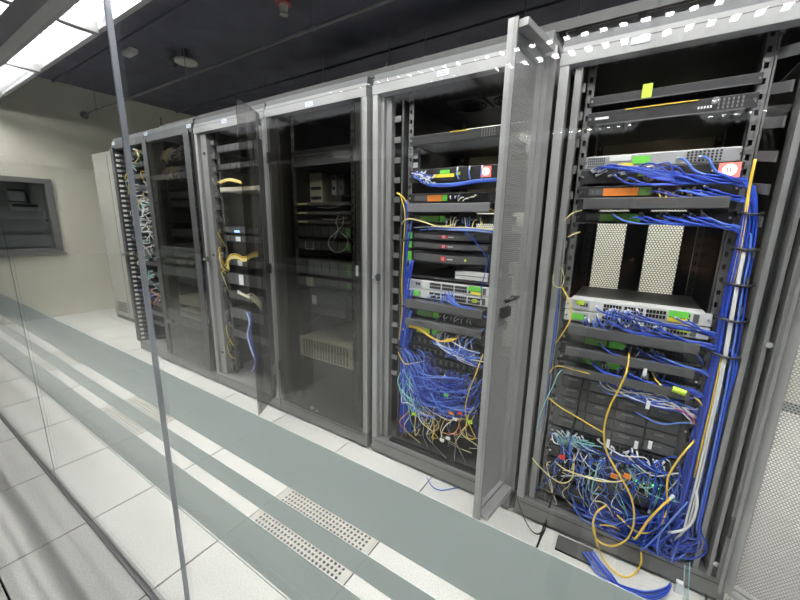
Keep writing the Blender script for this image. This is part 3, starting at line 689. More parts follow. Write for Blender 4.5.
t = unit('server', 'beige server with dotted front low behind the closed tinted door', 'server', x, .47, .615, 'beige_bright', depth=.5)
ports(t, x, -.21, .21, .482, .603, 16, 6, 'vent_dark', 'dotted_front', fill=.42)
# --- rack with the opened glass leaf (xc -2.46)
x = -2.46
t = unit('rack_shelf', 'beige-topped shelf holding yellow fibre leads in opened-glass rack', 'shelf', x, 1.60, 1.635, 'beige_plastic', depth=.3)
bx('shelf_edge', 'rail_steel', t, x-.22, x+.22, YF-.006, YF-.0004, 1.60, 1.607)
for k, (z0, z1, m) in enumerate(((1.30,1.345,'device_black'), (1.235,1.28,'device_black'), (1.05,1.10,'device_black'), (.90,.99,'device_grey'), (.78,.84,'device_black'), (.62,.70,'device_grey'), (.46,.52,'device_black'), (1.88,1.93,'device_black'), (1.76,1.80,'device_black'))):
    t = unit('server', ('black switch-like server with blue light in opened-glass rack', 'black server with white tag below blue light in opened-glass rack', 'black server at mid height of opened-glass rack', 'dark grey server with white tags in opened-glass rack', 'black server above grey wire comb in opened-glass rack', 'dark grey low server in opened-glass rack', 'lowest black server in opened-glass rack', 'topmost black server in opened-glass rack', 'black server above yellow fibre shelf in opened-glass rack')[k], 'server', x, z0, z1, m, depth=.45)
    for q in range(6): bx('bay_cover', 'device_grey' if m == 'device_black' else 'bezel_grey', t, x-.21+.07*q, x-.145+.07*q, YF-.005, YF-.0004, z0+.005, z1-.005)
    if k == 0: stick(t, x, -.08, -.02, z0+.005, z0+.02, 'led_blue', 'blue_indicator', yo=-.006)
    if k in (1, 2, 3): stick(t, x, -.07, -.015, z0+.005, z1-.006, 'sticker_white', yo=-.006)
# --- second rack from the end wall (xc -3.28) and end rack (xc -4.0)
x = -3.28
spec = ((1.93,1.97),(1.875,1.92),(1.78,1.82),(1.73,1.77),(1.58,1.625),(1.50,1.55),(1.37,1.43),(1.25,1.31),(1.15,1.19),(1.04,1.08),(.93,.99),(.83,.89))
for k, (z0, z1) in enumerate(spec):
    t = unit('network_switch', ORD[k]+' black switch from the top behind leaf of dark-framed rack', 'switch', x, z0, z1, 'device_black', group='switches in the dark-framed rack', depth=.3)
    ports(t, x, -.19, .2, z0+.007, z1-.007, 16, 2, 'rail_dark' if k % 3 else 'port_black'); bx('front_lip', 'rail_dark', t, x-.22, x+.22, YF-.01, YF+.001, z0-.004, z0-.001)
for k, (z0, z1, lb) in enumerate(((.62,.70,'upper pale beige device low behind leaf of dark-framed rack'), (.50,.575,'lower pale beige device low behind leaf of dark-framed rack'), (.40,.45,'lowest device with pale edge behind leaf of dark-framed rack'))):
    t = unit('disk_array', lb, 'storage', x, z0, z1, 'beige_plastic' if k < 2 else 'device_grey', depth=.4)
    ports(t, x, -.2, .2, z0+.012, z1-.012, 8, 1, 'rail_steel' if k else 'beige_plastic', 'drive_fronts', fill=.85)
x = -4.0
for k in range(17):
    z0 = .32+.103*k
    t = unit('network_switch', ORD[16-k]+' black switch from the top in the end rack by beige wall', 'switch', x, z0, z0+.044, 'device_black', group='switches in the end rack', depth=.3)
    ports(t, x, -.19, .2, z0+.008, z0+.036, 16, 2, 'rail_dark')

# ------------------------------------------------------------------ cables
def spline(pts, seg=5):
    pts = [Vector(p) for p in pts]
    if len(pts) < 3: return pts
    out = []; q = [pts[0]*2-pts[1]]+pts+[pts[-1]*2-pts[-2]]
    for i in range(1, len(q)-2):
        for k in range(seg):
            t = k/seg; a, b, c, d = q[i-1], q[i], q[i+1], q[i+2]
            out.append(.5*((2*b)+(c-a)*t+(2*a-5*b+4*c-d)*t*t+(3*b-a-3*c+d)*t*t*t))
    out.append(pts[-1]); return out
CABLES = []
def cable(pts, r, m, label, group=None, plug=None, name='patch_cable', seg=5, n=6, cat='cable'):
    """noted here, built at the end: the leads that show largest become objects, the rest one joined tangle"""
    CABLES.append((spline(pts, seg), [Vector(p) for p in pts], r, m, label, group, plug, name, n, cat))
COLOUR = {'cable_blue':'blue','cable_light_blue':'light blue','cable_navy':'navy blue','cable_yellow':'yellow','cable_pale_yellow':'cream','cable_white':'white','cable_teal':'teal','cable_cyan':'pale cyan','cable_orange':'orange','cable_red':'red','cable_grey':'grey','cable_black':'black'}
def plug_mb(b, pts, r, plug):
    for end, nxt in ((0, 1), (-1, -2)):
        if plug == 'start' and end == -1: continue
        p, q = pts[end], pts[nxt]; dv = (q-p).normalized(); b.cyl(p-dv*.004, dv, r*1.6, .022, 6, r*1.2)
def build_cables(limit=290):
    def size(c):
        L = 0
        for a, b in zip(c[0][:-1], c[0][1:]): L += (b-a).length/max(.3, (a-Vector((0,0,CH))).dot(CF))
        return L*c[2]/max(.3, (c[0][0]-Vector((0,0,CH))).dot(CF))
    order = sorted(range(len(CABLES)), key=lambda i: -size(CABLES[i]) - (9 if not CABLES[i][5] else 0))
    solo = set(order[:limit]); rest = {}
    for i, (sp_, pts, r, m, label, group, plug, name, n, cat) in enumerate(CABLES):
        if i in solo:
            o = MB().tube(sp_, r, n).build(name, m); tag(o, label.replace('{c}', COLOUR[m]), cat, group)
            if plug:
                for e in (('start',) if plug == 'start' else ('start', 'end')):
                    b = MB(); plug_mb(b, pts if e == 'start' else pts[::-1], r, 'start'); b.build('plug', 'plug_clear', o)
        else:
            b = rest.setdefault(m, MB()); b.tube(sp_, r, 5)
            if plug: plug_mb(rest.setdefault('plug_clear', MB()), pts, r, plug)
    me = bpy.data.meshes.new('small_leads'); V, F, MI = [], [], []
    for k, (m, b) in enumerate(rest.items()):
        o = len(V); V += b.v; F += [tuple(q+o for q in f) for f in b.f]; MI += [k]*len(b.f); me.materials.append(MATS[m])
    org = Vector((-1.0, 1.6, .12)); me.from_pydata([p-org for p in V], [], F)
    me.polygons.foreach_set('material_index', MI); me.polygons.foreach_set('use_smooth', [True]*len(MI))
    o = bpy.data.objects.new('small_leads', me); COL.objects.link(o); o.location = org
    tag(o, 'countless short patch leads plugged in all over the racks', 'cables', kind='stuff')
rnd = random.uniform
def J(v, s): return Vector((v[0]+rnd(-s,s), v[1]+rnd(-s,s)*.6, v[2]+rnd(-s,s)))
# --- thick bundle down the right side of the rightmost rack
BUN = [(757,160,.008),(753,185,.014),(750,215,.020),(745,250,.025),(738,285,.029),(732,320,.033),(726,355,.036),(718,395,.040),(709,435,.045),(700,475,.05),(690,515,.055)]
BP = [(P(a, b, 1.618), c) for a, b, c in BUN]
def follow(i0, offx, offy, i1=len(BP)):
    out = []
    for i in range(i0, i1):
        c, wd = BP[i]; out.append(Vector((min(c.x+offx*wd, .352), c.y+offy*wd*.75, c.z+rnd(-.004,.004))))
    return out
def tail(kind, offx, offy):
    e = BP[-1][0]
    if kind == 0:
        return [e+Vector((-.01+offx*.05, -.02+offy*.03, -.09)), Vector((rnd(.14,.30), rnd(1.575,1.62), rnd(.125,.155))), Vector((rnd(-.02,.12), rnd(1.60,1.65), rnd(.13,.20))), Vector((rnd(-.12,.02), rnd(1.66,1.72), rnd(.12,.2)))]
    if kind == 1:
        return [e+Vector((.02+offx*.05, -.01+offy*.03, -.10)), Vector((rnd(.25,.33), rnd(1.58,1.63), rnd(.118,.14))), Vector((rnd(.22,.32), 1.69, rnd(.118,.13)))]
    return [e+Vector((offx*.06, offy*.04, -.07)), Vector((rnd(.10,.22), rnd(1.59,1.63), rnd(.15,.22))), Vector((rnd(.02,.12), 1.635, rnd(.20,.3)))]
B1 = '{c} patch lead running down the thick side bundle of blue-bundle rack'
FROM = {1.53:'orange-strip switch', 1.58:'red-badge appliance', 1.44:'switch above mesh gap', 1.075:'stickered white switch', 1.03:'lower white switch', .93:'dull-green-strip switch', .84:'bright-green-strip switch', .48:'patch bay below drive shelf'}
exits = [(1.53, 1), (1.58, 1), (1.44, 2), (1.075, 4), (1.03, 5), (.93, 6), (.84, 7), (.48, 8)]
for k in range(66):
    ox, oy = rnd(-1,1), rnd(-1,1)
    zz, i0 = random.choice(exits) if k > 22 else exits[k % 3]
    px = rnd(-.1, .2) if k > 22 else rnd(.0, .22)
    st = [Vector((px, YF-.004, zz+rnd(-.012,.012))), Vector((px+.015, YF-.03-rnd(0,.02), zz-.005)), Vector((min(.255, px+.09), YF-.042, zz-.02-rnd(0,.015))), Vector((.285, 1.612, zz-.03-rnd(0,.02)))]
    st = st if st[2].x < .28 else st[:2]
    mname = random.choice(['cable_blue']*6+['cable_light_blue','cable_navy'])
    i0 = next((i for i in range(len(BP)) if BP[i][0].z < zz-.05), len(BP)-1)
    cable(st+follow(i0, ox, oy)+tail(k % 3 if k % 5 else 1, ox, oy), .0031, mname, '{c} lead from the '+FROM[zz]+' down the thick side bundle', 'blue leads in the thick side bundle', 'start', seg=4)
for k in range(2):
    o_ = -.3+.16*k
    cable(follow(3, o_, -1.15)+[BP[-1][0]+Vector((-.02,-.05,-.05)), BP[-1][0]+Vector((-.04,-.03,-.12))], .0036, 'cable_white', 'white lead running down the front of the thick blue bundle', 'white leads on the blue bundle', seg=4)
for k in range(5):
    i0 = 0 if k < 2 else 6
    i1 = 5 if k < 2 else len(BP)-1
    cable(follow(i0, -.75+.16*k, -.9, i1), .0032, 'cable_yellow', 'yellow lead threaded through the thick blue bundle', 'yellow leads in the blue bundle', seg=4)
for i in (2, 3, 4, 5, 6):
    c, wd = BP[i]; c = c.copy(); c.z += .004
    o = MB(); n = 14; o.tube([(c.x+(wd*1.15+.006)*math.cos(2*math.pi*a/n), c.y+(wd*.85+.008)*math.sin(2*math.pi*a/n), c.z+.003*math.sin(a)) for a in range(n+1)], .0045, 5)
    tag(o.build('hook_strap', 'black_plastic'), 'black strap cinching the thick blue bundle', 'strap', 'straps around the blue bundle')
# pooled blue leads at the foot of the bundle
for k in range(26):
    a = Vector((rnd(.18,.34), rnd(1.57,1.64), rnd(.20,.42)))
    pts = [a, Vector((rnd(.10,.26), rnd(1.555,1.60), rnd(.13,.24))), Vector((rnd(-.02,.18), rnd(1.57,1.62), rnd(.118,.16))), Vector((rnd(-.10,.12), rnd(1.60,1.64), rnd(.13,.26)))]
    if k % 3 == 0: pts = [a, Vector((rnd(.2,.3), 1.56, rnd(.14,.2))), Vector((rnd(.26,.33), 1.58, rnd(.12,.15))), Vector((rnd(.28,.34), rnd(1.6,1.64), rnd(.2,.4)))]
    cable(pts, .0031, random.choice(['cable_blue','cable_blue','cable_navy','cable_light_blue']), '{c} lead slumped on the base plate of blue-bundle rack', 'blue leads slumped on the base plate', seg=6)
# --- yellow loops and other leads traced singly in the rightmost rack
def traced(px, Y, r, m, label, group=None, plug=None, seg=6, name='patch_cable'):
    pts = []
    for i, q in enumerate(px):
        yy = q[2] if len(q) > 2 else Y
        v = P(q[0], q[1], yy)
        pts.append(v if v.z > .006 else PZ(q[0], q[1], .006))
    return cable(pts, r, m, label, group, plug, name, seg)
traced([(630,349,1.64),(629,356,1.60),(627,370),(620,387),(611,404),(606,418),(604,432),(606,450),(614,466),(624,483),(631,497),(634,512),(633,527),(626,540),(613,546),(601,543),(594,534),(593,523),(597,512),(607,505,1.58)], 1.56, .0037, 'cable_yellow', 'long yellow lead looping down over the front of blue-bundle rack', plug='start')
traced([(594,526,1.575),(596,540,1.56),(603,558),(613,570),(625,577),(635,573),(641,563),(641,552,1.57)], 1.555, .0037, 'cable_yellow', 'yellow loop hanging over the plinth of blue-bundle rack')
traced([(593,527,1.62),(603,525,1.58),(614,527),(621,531,1.60)], 1.565, .003, 'cable_yellow', 'short yellow arc above the plinth of blue-bundle rack')
traced([(549,398,1.60),(560,407),(577,417),(592,426),(604,433,1.60)], 1.585, .003, 'cable_yellow', 'yellow lead slanting across drive shelf of blue-bundle rack')
traced([(549,374,1.62),(553,368),(560,366),(575,370),(590,374),(600,377,1.62)], 1.59, .0026, 'cable_yellow', 'yellow lead draped over top of drive shelf of blue-bundle rack')
traced([(697,438,1.61),(686,450),(676,463),(668,478),(667,494),(668,505,1.62)], 1.56, .0035, 'cable_yellow', 'yellow lead curving out from the thick blue bundle')
traced([(673,496,1.58),(660,508),(648,521),(636,538),(632,536,1.60)], 1.55, .0045, 'cable_yellow', 'bright yellow lead ending with a pale plug on the base plate', plug='start')
traced([(668,508,1.6),(660,525),(646,533),(634,530),(622,520),(614,512,1.62)], 1.57, .003, 'cable_yellow', 'yellow lead lying in a shallow bow on base of blue-bundle rack')
traced([(532,458,1.60),(541,468),(552,478),(563,483),(572,478),(574,462),(574,452,1.62)], 1.585, .0028, 'cable_pale_yellow', 'yellow hook-shaped lead at lower left of blue-bundle rack')
traced([(535,490,1.60),(548,480),(560,468)], 1.58, .002, 'cable_blue', 'short blue lead fanning at lower left of blue-bundle rack')
traced([(562,287,1.62),(568,298),(571,310),(570,320),(563,333),(555,344,1.62)], 1.59, .003, 'cable_yellow', 'yellow lead bowed beside the white switches of blue-bundle rack')
traced([(558,230,1.62),(566,219),(573,213),(582,210,1.64)], 1.60, .0025, 'cable_pale_yellow', 'pale yellow lead entering green-strip switch of blue-bundle rack')
traced([(568,237,1.62),(574,234),(580,232,1.64)], 1.61, .003, 'cable_pale_yellow', 'stub of pale yellow lead beside left rail of blue-bundle rack')
traced([(556,271,1.61),(561,268),(564,278),(561,287),(554,285),(553,276),(556,271,1.61)], 1.60, .0018, 'cable_pale_yellow', 'small coil of yellow lead at left rail of blue-bundle rack')
traced([(565,368,1.62),(558,374),(553,386),(547,398),(540,415),(536,432,1.60)], 1.59, .0024, 'cable_cyan', 'pale cyan lead hanging beside drive shelf of blue-bundle rack')
traced([(696,490,1.575),(697,505),(693,520),(685,529),(674,532),(666,532,1.60)], 1.56, .005, 'cable_white', 'thick white lead curving at foot of the blue bundle')
traced([(685,565,1.57),(684,580,1.555),(683,600,1.55)], 1.55, .0016, 'cable_cyan', 'thin cyan fibre dropping over plinth of blue-bundle rack', 'thin cyan fibres over the plinth')
traced([(690,562,1.57),(689,580,1.555),(688,600,1.55)], 1.55, .0016, 'cable_cyan', 'thin cyan fibre dropping over plinth of blue-bundle rack', 'thin cyan fibres over the plinth')
traced([(645,470,1.62),(655,464),(664,459),(676,457),(680,470),(676,490),(668,508,1.62)], 1.575, .003, 'cable_blue', 'blue lead arching off the thick bundle of blue-bundle rack')
traced([(664,462,1.60),(657,470),(655,484),(652,500),(649,512,1.6)], 1.575, .003, 'cable_blue', 'blue lead dropping to a pale plug in blue-bundle rack', plug=True)
traced([(694,423,1.62),(680,423),(665,424),(655,422),(645,417),(635,412,1.63)], 1.60, .003, 'cable_light_blue', 'blue lead swinging level below drive shelf of blue-bundle rack', plug='start')
traced([(708,395,1.62),(695,398),(680,399),(666,402),(650,402),(640,395),(632,383,1.64)], 1.60, .003, 'cable_blue', 'blue lead swinging level across the switch rows of blue-bundle rack')
traced([(652,372,1.63),(656,380),(664,388),(676,392,1.60)], 1.60, .0032, 'cable_yellow', 'yellow lead under lowest switch of blue-bundle rack')
traced([(694,397,1.60),(700,402),(703,408,1.62)], 1.60, .003, 'cable_yellow', 'stub of yellow lead joining the thick blue bundle')
traced([(669,407,1.62),(682,411),(692,418),(698,428,1.62)], 1.60, .0018, 'cable_red', 'thin red lead with a white tag in blue-bundle rack', plug='start')
traced([(550,432,1.60),(562,445),(572,460),(580,480),(588,500),(592,520,1.62)], 1.585, .0024, 'cable_light_blue', 'thin blue lead slanting down lower left of blue-bundle rack')
traced([(560,476,1.60),(580,476),(600,479),(615,482),(630,478,1.62)], 1.58, .0028, 'cable_white', 'white lead sagging across lower servers of blue-bundle rack')
traced([(555,462,1.62),(566,470),(580,475),(600,481),(622,481),(634,474,1.62)], 1.575, .0028, 'cable_pale_yellow', 'cream lead sagging across lower servers of blue-bundle rack')
for k, (a, b) in enumerate(((614,476), (627,476), (562,457))):
    q = P(a, b, 1.575); bx_ = MB().box(q.x-.012, q.x+.012, q.y-.004, q.y+.004, q.z-.009, q.z+.009).build('cable_tag', 'sticker_orange' if k < 2 else 'cable_red')
    tag(bx_, 'small red-orange tag on loose leads of blue-bundle rack', 'tag', 'red-orange tags in the blue-bundle rack')
q = P(679, 391, 1.59); tag(MB().cyl(q+Vector((-.02,0,.004)), (1,0,-.2), .012, .04, 10).build('cable_tag', 'sticker_lime'), 'yellow wrap tag on leads below switches of blue-bundle rack', 'tag')
for k, (a, b) in enumerate(((645,372),(650,445),(636,445),(648,405),(608,443))):
    q = P(a, b, 1.59); tag(MB().box(q.x-.006, q.x+.006, q.y-.003, q.y+.003, q.z-.016, q.z+.016).build('cable_tag', 'sticker_white'), 'white flag tag on loose leads of blue-bundle rack', 'tag', 'white flag tags in the blue-bundle rack')
# black power lead at left of that rack
traced([(585,372,1.62),(580,395),(577,412),(572,432),(566,455),(560,475),(553,495),(548,512),(545,528,1.57),(541,537,1.545),(537,547,1.52)], 1.59, .004, 'cable_black', 'black power lead hanging in front of blue-bundle rack to the floor')
traced([(516,489,1.50),(517,497),(521,510),(526,522),(532,531),(538,534),(543,531,1.56)], 1.52, .0022, 'cable_black', 'thin black lead drooping from the perforated leaf')
# left riser of blue leads in the rightmost rack
for k in range(7):
    ox = rnd(-3, 3)
    traced([(565+ox*.5,222,1.63),(562+ox,245,1.62),(559+ox,275),(557+ox,310),(553+ox,345),(548+ox,380),(543+ox,420),(537+ox,460),(535+ox,488,1.63)], 1.615, .0026, random.choice(['cable_blue','cable_light_blue','cable_grey']), '{c} lead in the slim riser at left of blue-bundle rack', 'leads in the slim left riser of blue-bundle rack')
# horizontal blue leads under the silver firewall
for k in range(14):
    a = Vector((rnd(-.17,.05), YF-.01, rnd(1.585,1.615)))
    b = [a, a+Vector((.06,-.03,rnd(-.01,.02))), Vector((rnd(.08,.14), 1.605, rnd(1.555,1.585))), Vector((.21, 1.605, rnd(1.55,1.57))), Vector((.285, 1.62, rnd(1.53,1.55)))]
    cable(b, .0028, random.choice(['cable_blue','cable_blue','cable_light_blue']), '{c} lead sweeping right under the silver firewall', 'blue leads under the silver firewall', 'start')
for k in range(2):
    cable([Vector((.10+.06*k, YF+.02, 1.64)), Vector((.115+.06*k, 1.60, 1.625)), Vector((.15+.05*k, 1.60, 1.585)), Vector((.21+.03*k, 1.61, 1.565))], .004, 'cable_light_blue', 'pale blue lead with long boot leaving the silver firewall', 'pale blue leads of the silver firewall', 'start')
# short stubs plugged into switch rows
def stubs(xc, z, a, b, n, mats, label, group, drop=.02, r=.0026):
    for k in range(n):
        x0 = xc+a+(b-a)*(k+.5)/n+rnd(-.004,.004); z0 = z+rnd(-.008,.008); dx = rnd(-.02,.02)
        cable([Vector((x0, YF-.004, z0)), Vector((x0+dx*.3, YF-.022, z0-.003)), Vector((x0+dx, YF-.03, z0-drop*rnd(.5,1.2)))], r, random.choice(mats), label, group, 'start', seg=4)
x = .035
stubs(x, 1.53, .01, .15, 7, ['cable_yellow','cable_yellow','cable_pale_yellow','cable_light_blue'], '{c} lead plugged into orange-strip switch of blue-bundle rack', 'leads in the orange-strip switch', .03)
stubs(x, 1.435, -.02, .15, 9, ['cable_light_blue','cable_blue','cable_orange','cable_white'], 'short {c} lead plugged into switch above rear mesh gap of blue-bundle rack', 'leads in the switch above the mesh gap', .02)
stubs(x, 1.07, -.09, .0, 12, ['cable_blue','cable_light_blue'], '{c} lead plugged into stickered white switch of blue-bundle rack', 'blue leads in the stickered white switch', .045)
stubs(x, 1.025, -.17, .05, 14, ['cable_blue','cable_light_blue','cable_navy'], '{c} lead plugged into lower white switch of blue-bundle rack', 'blue leads in the lower white switch', .03)
for k in range(9):
    a = Vector((rnd(-.12,.08), YF-.006, 1.03+rnd(-.01,.03)))
    cable([a, a+Vector((.01,-.025,-.02)), Vector((a.x+.06, 1.605, 1.0-rnd(0,.02))), Vector((.16, 1.60, .985-rnd(0,.02))), Vector((.235, 1.605, .965)), Vector((.275, 1.615, .92))], .0028, random.choice(['cable_blue','cable_navy']), '{c} lead draped below the white switches of blue-bundle rack', 'blue leads draped below the white switches', 'start')
stubs(x, .93, -.01, .13, 8, ['cable_blue','cable_light_blue','cable_white'], 'short {c} lead in dull-green-strip switch of blue-bundle rack', 'leads in the dull-green-strip switch', .025)
stubs(x, .84, -.01, .14, 10, ['cable_light_blue','cable_blue','cable_white'], 'short {c} lead in bright-green-strip switch of blue-bundle rack', 'leads in the bright-green-strip switch', .05)
for k in range(14):
    a = Vector((rnd(-.06,.12), YF-.006, .83+rnd(-.01,.01)))
    cable([a, a+Vector((.0,-.03,-.04)), Vector((a.x+rnd(.0,.06), 1.605, .745+rnd(-.02,.03))), Vector((rnd(.14,.2), 1.60, .75+rnd(-.03,.03))), Vector((.285, 1.615, .70+rnd(-.02,.05)))], .0026, random.choice(['cable_light_blue','cable_white','cable_blue','cable_white']), '{c} lead sagging from bright-green-strip switch to the blue bundle', 'pale leads sagging over the drive shelf', 'start')
# messy mix across the patch panels
MIX = ['cable_light_blue','cable_blue','cable_white','cable_blue','cable_teal','cable_grey','cable_light_blue','cable_navy']
for k in range(46):
    x0 = rnd(-.18,.24); z0 = rnd(.40,.50)
    x1 = x0+rnd(-.12,.2); x1 = min(max(x1,-.2),.28)
    cable([Vector((x0, YF-.004, z0)), Vector((x0+rnd(-.01,.01), YF-.03, z0-rnd(-.01,.03))), Vector(((x0+x1)/2, rnd(1.575,1.61), z0-rnd(.0,.08))), Vector((x1, rnd(1.58,1.615), z0-rnd(-.03,.13))), Vector((x1+rnd(-.03,.05), rnd(1.60,1.63), z0-rnd(.02,.2)))], rnd(.0018,.0028), random.choice(MIX), 'loose {c} lead in the messy mix at lower half of blue-bundle rack', 'messy mixed leads of blue-bundle rack', 'start')
for k in range(22):
    x0 = rnd(-.19,-.08); z0 = rnd(.455,.50)
    cable([Vector((x0, YF-.004, z0)), Vector((x0+rnd(-.02,.03), YF-.03, z0+rnd(-.015,.01))), Vector((x0+rnd(.0,.06), rnd(1.59,1.61), z0-rnd(.0,.03))), Vector((x0+rnd(.03,.12), YF-.02, z0-rnd(0,.03)))], .0026, random.choice(['cable_teal','cable_white','cable_teal','cable_cyan']), '{c} lead in the pale cluster below drive shelf of blue-bundle rack', 'teal leads below the drive shelf', 'start')
for k in range(26):
    x0 = rnd(-.2,.1); z0 = rnd(.2,.42)
    cable([Vector((x0, YF-.006, z0)), Vector((x0+rnd(-.03,.03), 1.60, z0-rnd(0,.05))), Vector((x0+rnd(-.05,.08), rnd(1.58,1.61), z0-rnd(.04,.12))), Vector((x0+rnd(-.03,.12), 1.62, max(.125, z0-rnd(.08,.25))))], rnd(.0014,.0024), random.choice(['cable_grey','cable_teal','cable_light_blue','cable_navy','cable_white','cable_pale_yellow']), 'thin loose {c} lead dangling over lowest servers of blue-bundle rack', 'thin leads over the lowest servers')
# leads spilling onto the floor through the cut-out
sp = thing('floor_cutout', 'dark cable cut-out plate in the floor before the blue-bundle rack', 'floor plate', (PZ(575,549,0).x, 1.52, 0))
a, b = PZ(557,540,0), PZ(592,560,0)
bx('plate', 'rail_dark', sp, a.x, b.x, 1.49, 1.575, .0005, .004)
bx('plate_lip', 'black_metal', sp, a.x, b.x, 1.484, 1.489, .0005, .006)
for k in range(11):
    o_ = rnd(-1,1)
    q = [PZ(588+o_*6, 552, .02), PZ(596+o_*6, 563, .02), PZ(606+o_*5, 575-o_*2, .008+.004*(k%3)), PZ(622+o_, 587+o_*2, .006+.004*(k%3)), PZ(645, 596+o_*5, .006+.004*(k%3)), PZ(664, 592+o_*4, .008+.004*(k%3)), PZ(671, 584+o_*2, .015)]
    q[0].y = min(q[0].y, 1.57); q[-1].y = min(q[-1].y, 1.57)
    cable(q, .0029, random.choice(['cable_blue','cable_blue','cable_light_blue']), '{c} lead looped on the floor before the blue-bundle rack', 'blue leads looped on the floor')
q = PZ(679, 588, .02); tag(MB().box(q.x-.012, q.x+.012, min(q.y,1.56)-.01, min(q.y,1.56)+.01, .001, .05).build('power_plug', 'sticker_white', bevel=.003), 'white plug standing on the floor by blue-bundle rack', 'plug')
cable([PZ(427,478,.006), PZ(432,486,.006), PZ(440,490,.006), PZ(450,489,.006), PZ(459,487,.006)], .0028, 'cable_light_blue', 'blue lead lying on the floor before the perforated-leaf rack')
# --- perforated-leaf rack: left riser, level leads, tangle
x = -.765
for k in range(26):
    o_ = rnd(-4.5,4.5); yy = rnd(1.60,1.64)
    n0 = random.choice([200,220,260,290,310,330])
    pts = [(405+o_*.6+ (6 if n0 > 210 else 0),n0,yy)]+[(404+o_*(.6+.4*t), n0+(432-n0)*t, yy) for t in (.25,.5,.75)]+[(405+o_*1.4,432,yy)]
    traced(pts, yy, .0028, random.choice(['cable_blue']*4+['cable_navy','cable_light_blue']), '{c} lead in the riser at left of perforated-leaf rack', 'blue leads in left riser of perforated-leaf rack', seg=4)
traced([(399,193,1.62),(402,200),(405,215),(404,240),(402,280),(402,310),(399,340,1.63)], 1.615, .003, 'cable_yellow', 'yellow lead down the left riser of perforated-leaf rack')
for (a, b) in ((404,240),(402,305),(402,347)):
    q = P(a, b, 1.615); o = MB(); n = 12
    o.tube([(q.x+.03*math.cos(2*math.pi*i/n), q.y+.026*math.sin(2*math.pi*i/n), q.z) for i in range(n+1)], .004, 5)
    tag(o.build('hook_strap', 'black_plastic'), 'black strap around left riser of perforated-leaf rack', 'strap', 'straps around the left riser')
traced([(397,193,1.62),(402,196),(406,201),(409,204,1.64)], 1.61, .004, 'cable_yellow', 'short yellow lead beside orange-strip switch of perforated-leaf rack')
traced([(402,224,1.63),(405,220),(412,219),(424,222),(436,226),(448,226),(455,224,1.63)], 1.60, .0035, 'cable_pale_yellow', 'yellow lead bowed below light grey bar of perforated-leaf rack')
traced([(486,208,1.62),(490,209),(494,211,1.62)], 1.60, .004, 'cable_yellow', 'stub of yellow lead at right end of light grey bar')
for k in range(3):
    traced([(402+k,330-k,1.63),(410,327-k),(420,330-k),(430,337-k*.6),(440,341),(450,341-k),(457,338),(461,332,1.635)], 1.60, .0032, 'cable_yellow', 'yellow lead swooping above blue tangle of perforated-leaf rack', 'swooping yellow leads of perforated-leaf rack')
traced([(447,338,1.62),(456,344),(468,350),(480,353,1.62)], 1.60, .003, 'cable_white', 'pale lead running right above blue tangle of perforated-leaf rack')
traced([(398,352,1.62),(402,360),(406,364),(414,363),(424,361,1.63)], 1.60, .003, 'cable_yellow', 'yellow lead kinked at left of blue tangle')
traced([(483,354,1.60),(479,365),(475,376),(470,388),(466,403),(466,415),(471,428),(476,438,1.62)], 1.585, .0032, 'cable_yellow', 'yellow lead dropping through right of blue tangle')
traced([(476,438,1.60),(471,439),(467,436),(466,425),(469,414),(474,406,1.6)], 1.585, .003, 'cable_yellow', 'yellow lead hooked at lower right of perforated-leaf rack')
traced([(442,389,1.62),(437,396),(434,408),(434,422),(434,432),(432,438),(438,438,1.62)], 1.585, .003, 'cable_yellow', 'yellow lead looping down centre of perforated-leaf rack')
traced([(422,402,1.62),(419,412),(420,420),(427,427),(433,431,1.61)], 1.585, .0028, 'cable_pale_yellow', 'yellow lead with flag tag at lower left of perforated-leaf rack')
traced([(421,402,1.62),(428,409),(438,415),(448,420),(458,419),(468,419,1.62)], 1.58, .0026, 'cable_pale_yellow', 'cream lead sagging at bottom of perforated-leaf rack')
traced([(455,409,1.62),(452,420),(446,425),(442,432),(441,440,1.62)], 1.58, .0026, 'cable_white', 'white lead with hanging connector at bottom of perforated-leaf rack', plug=True)
traced([(460,418,1.62),(458,428),(452,434),(444,433),(440,430,1.62)], 1.58, .002, 'cable_orange', 'thin orange lead at bottom of perforated-leaf rack')
traced([(445,374,1.61),(444,390),(444,405),(444,417,1.62)], 1.585, .002, 'cable_light_blue', 'thin blue lead hanging with pale plug in perforated-leaf rack', plug=True)
traced([(486,256,1.61),(480,248),(473,239),(466,233),(458,229,1.63)], 1.60, .0024, 'cable_blue', 'blue lead slanting over the curved-bezel servers')
traced([(489,255,1.61),(486,270),(482,285),(481,300,1.62)], 1.60, .0024, 'cable_blue', 'blue lead bowed at right of white switches in perforated-leaf rack')
traced([(484,328,1.61),(474,338),(464,347),(454,354),(445,357,1.62)], 1.59, .0028, 'cable_light_blue', 'blue lead crossing diagonally above blue tangle')
for (a, b, m) in ((414,414,'sticker_lime'),(451,413,'sticker_orange'),(460,413,'cable_red'),(455,419,'sticker_white'),(446,395,'sticker_green'),(470,422,'sticker_lime'),(442,440,'sticker_white'),(448,438,'sticker_white')):
    q = P(a, b, 1.577); tag(MB().box(q.x-.012, q.x+.012, q.y-.003, q.y+.003, q.z-.008, q.z+.008).build('cable_tag', m), {'sticker_lime':'lime flag tag on leads at bottom of perforated-leaf rack','sticker_orange':'orange tag on leads at bottom of perforated-leaf rack','cable_red':'red tag on leads at bottom of perforated-leaf rack','sticker_white':'white tag on leads at bottom of perforated-leaf rack','sticker_green':'green tag below blue tangle of perforated-leaf rack'}[m], 'tag', 'tags in the perforated-leaf rack')
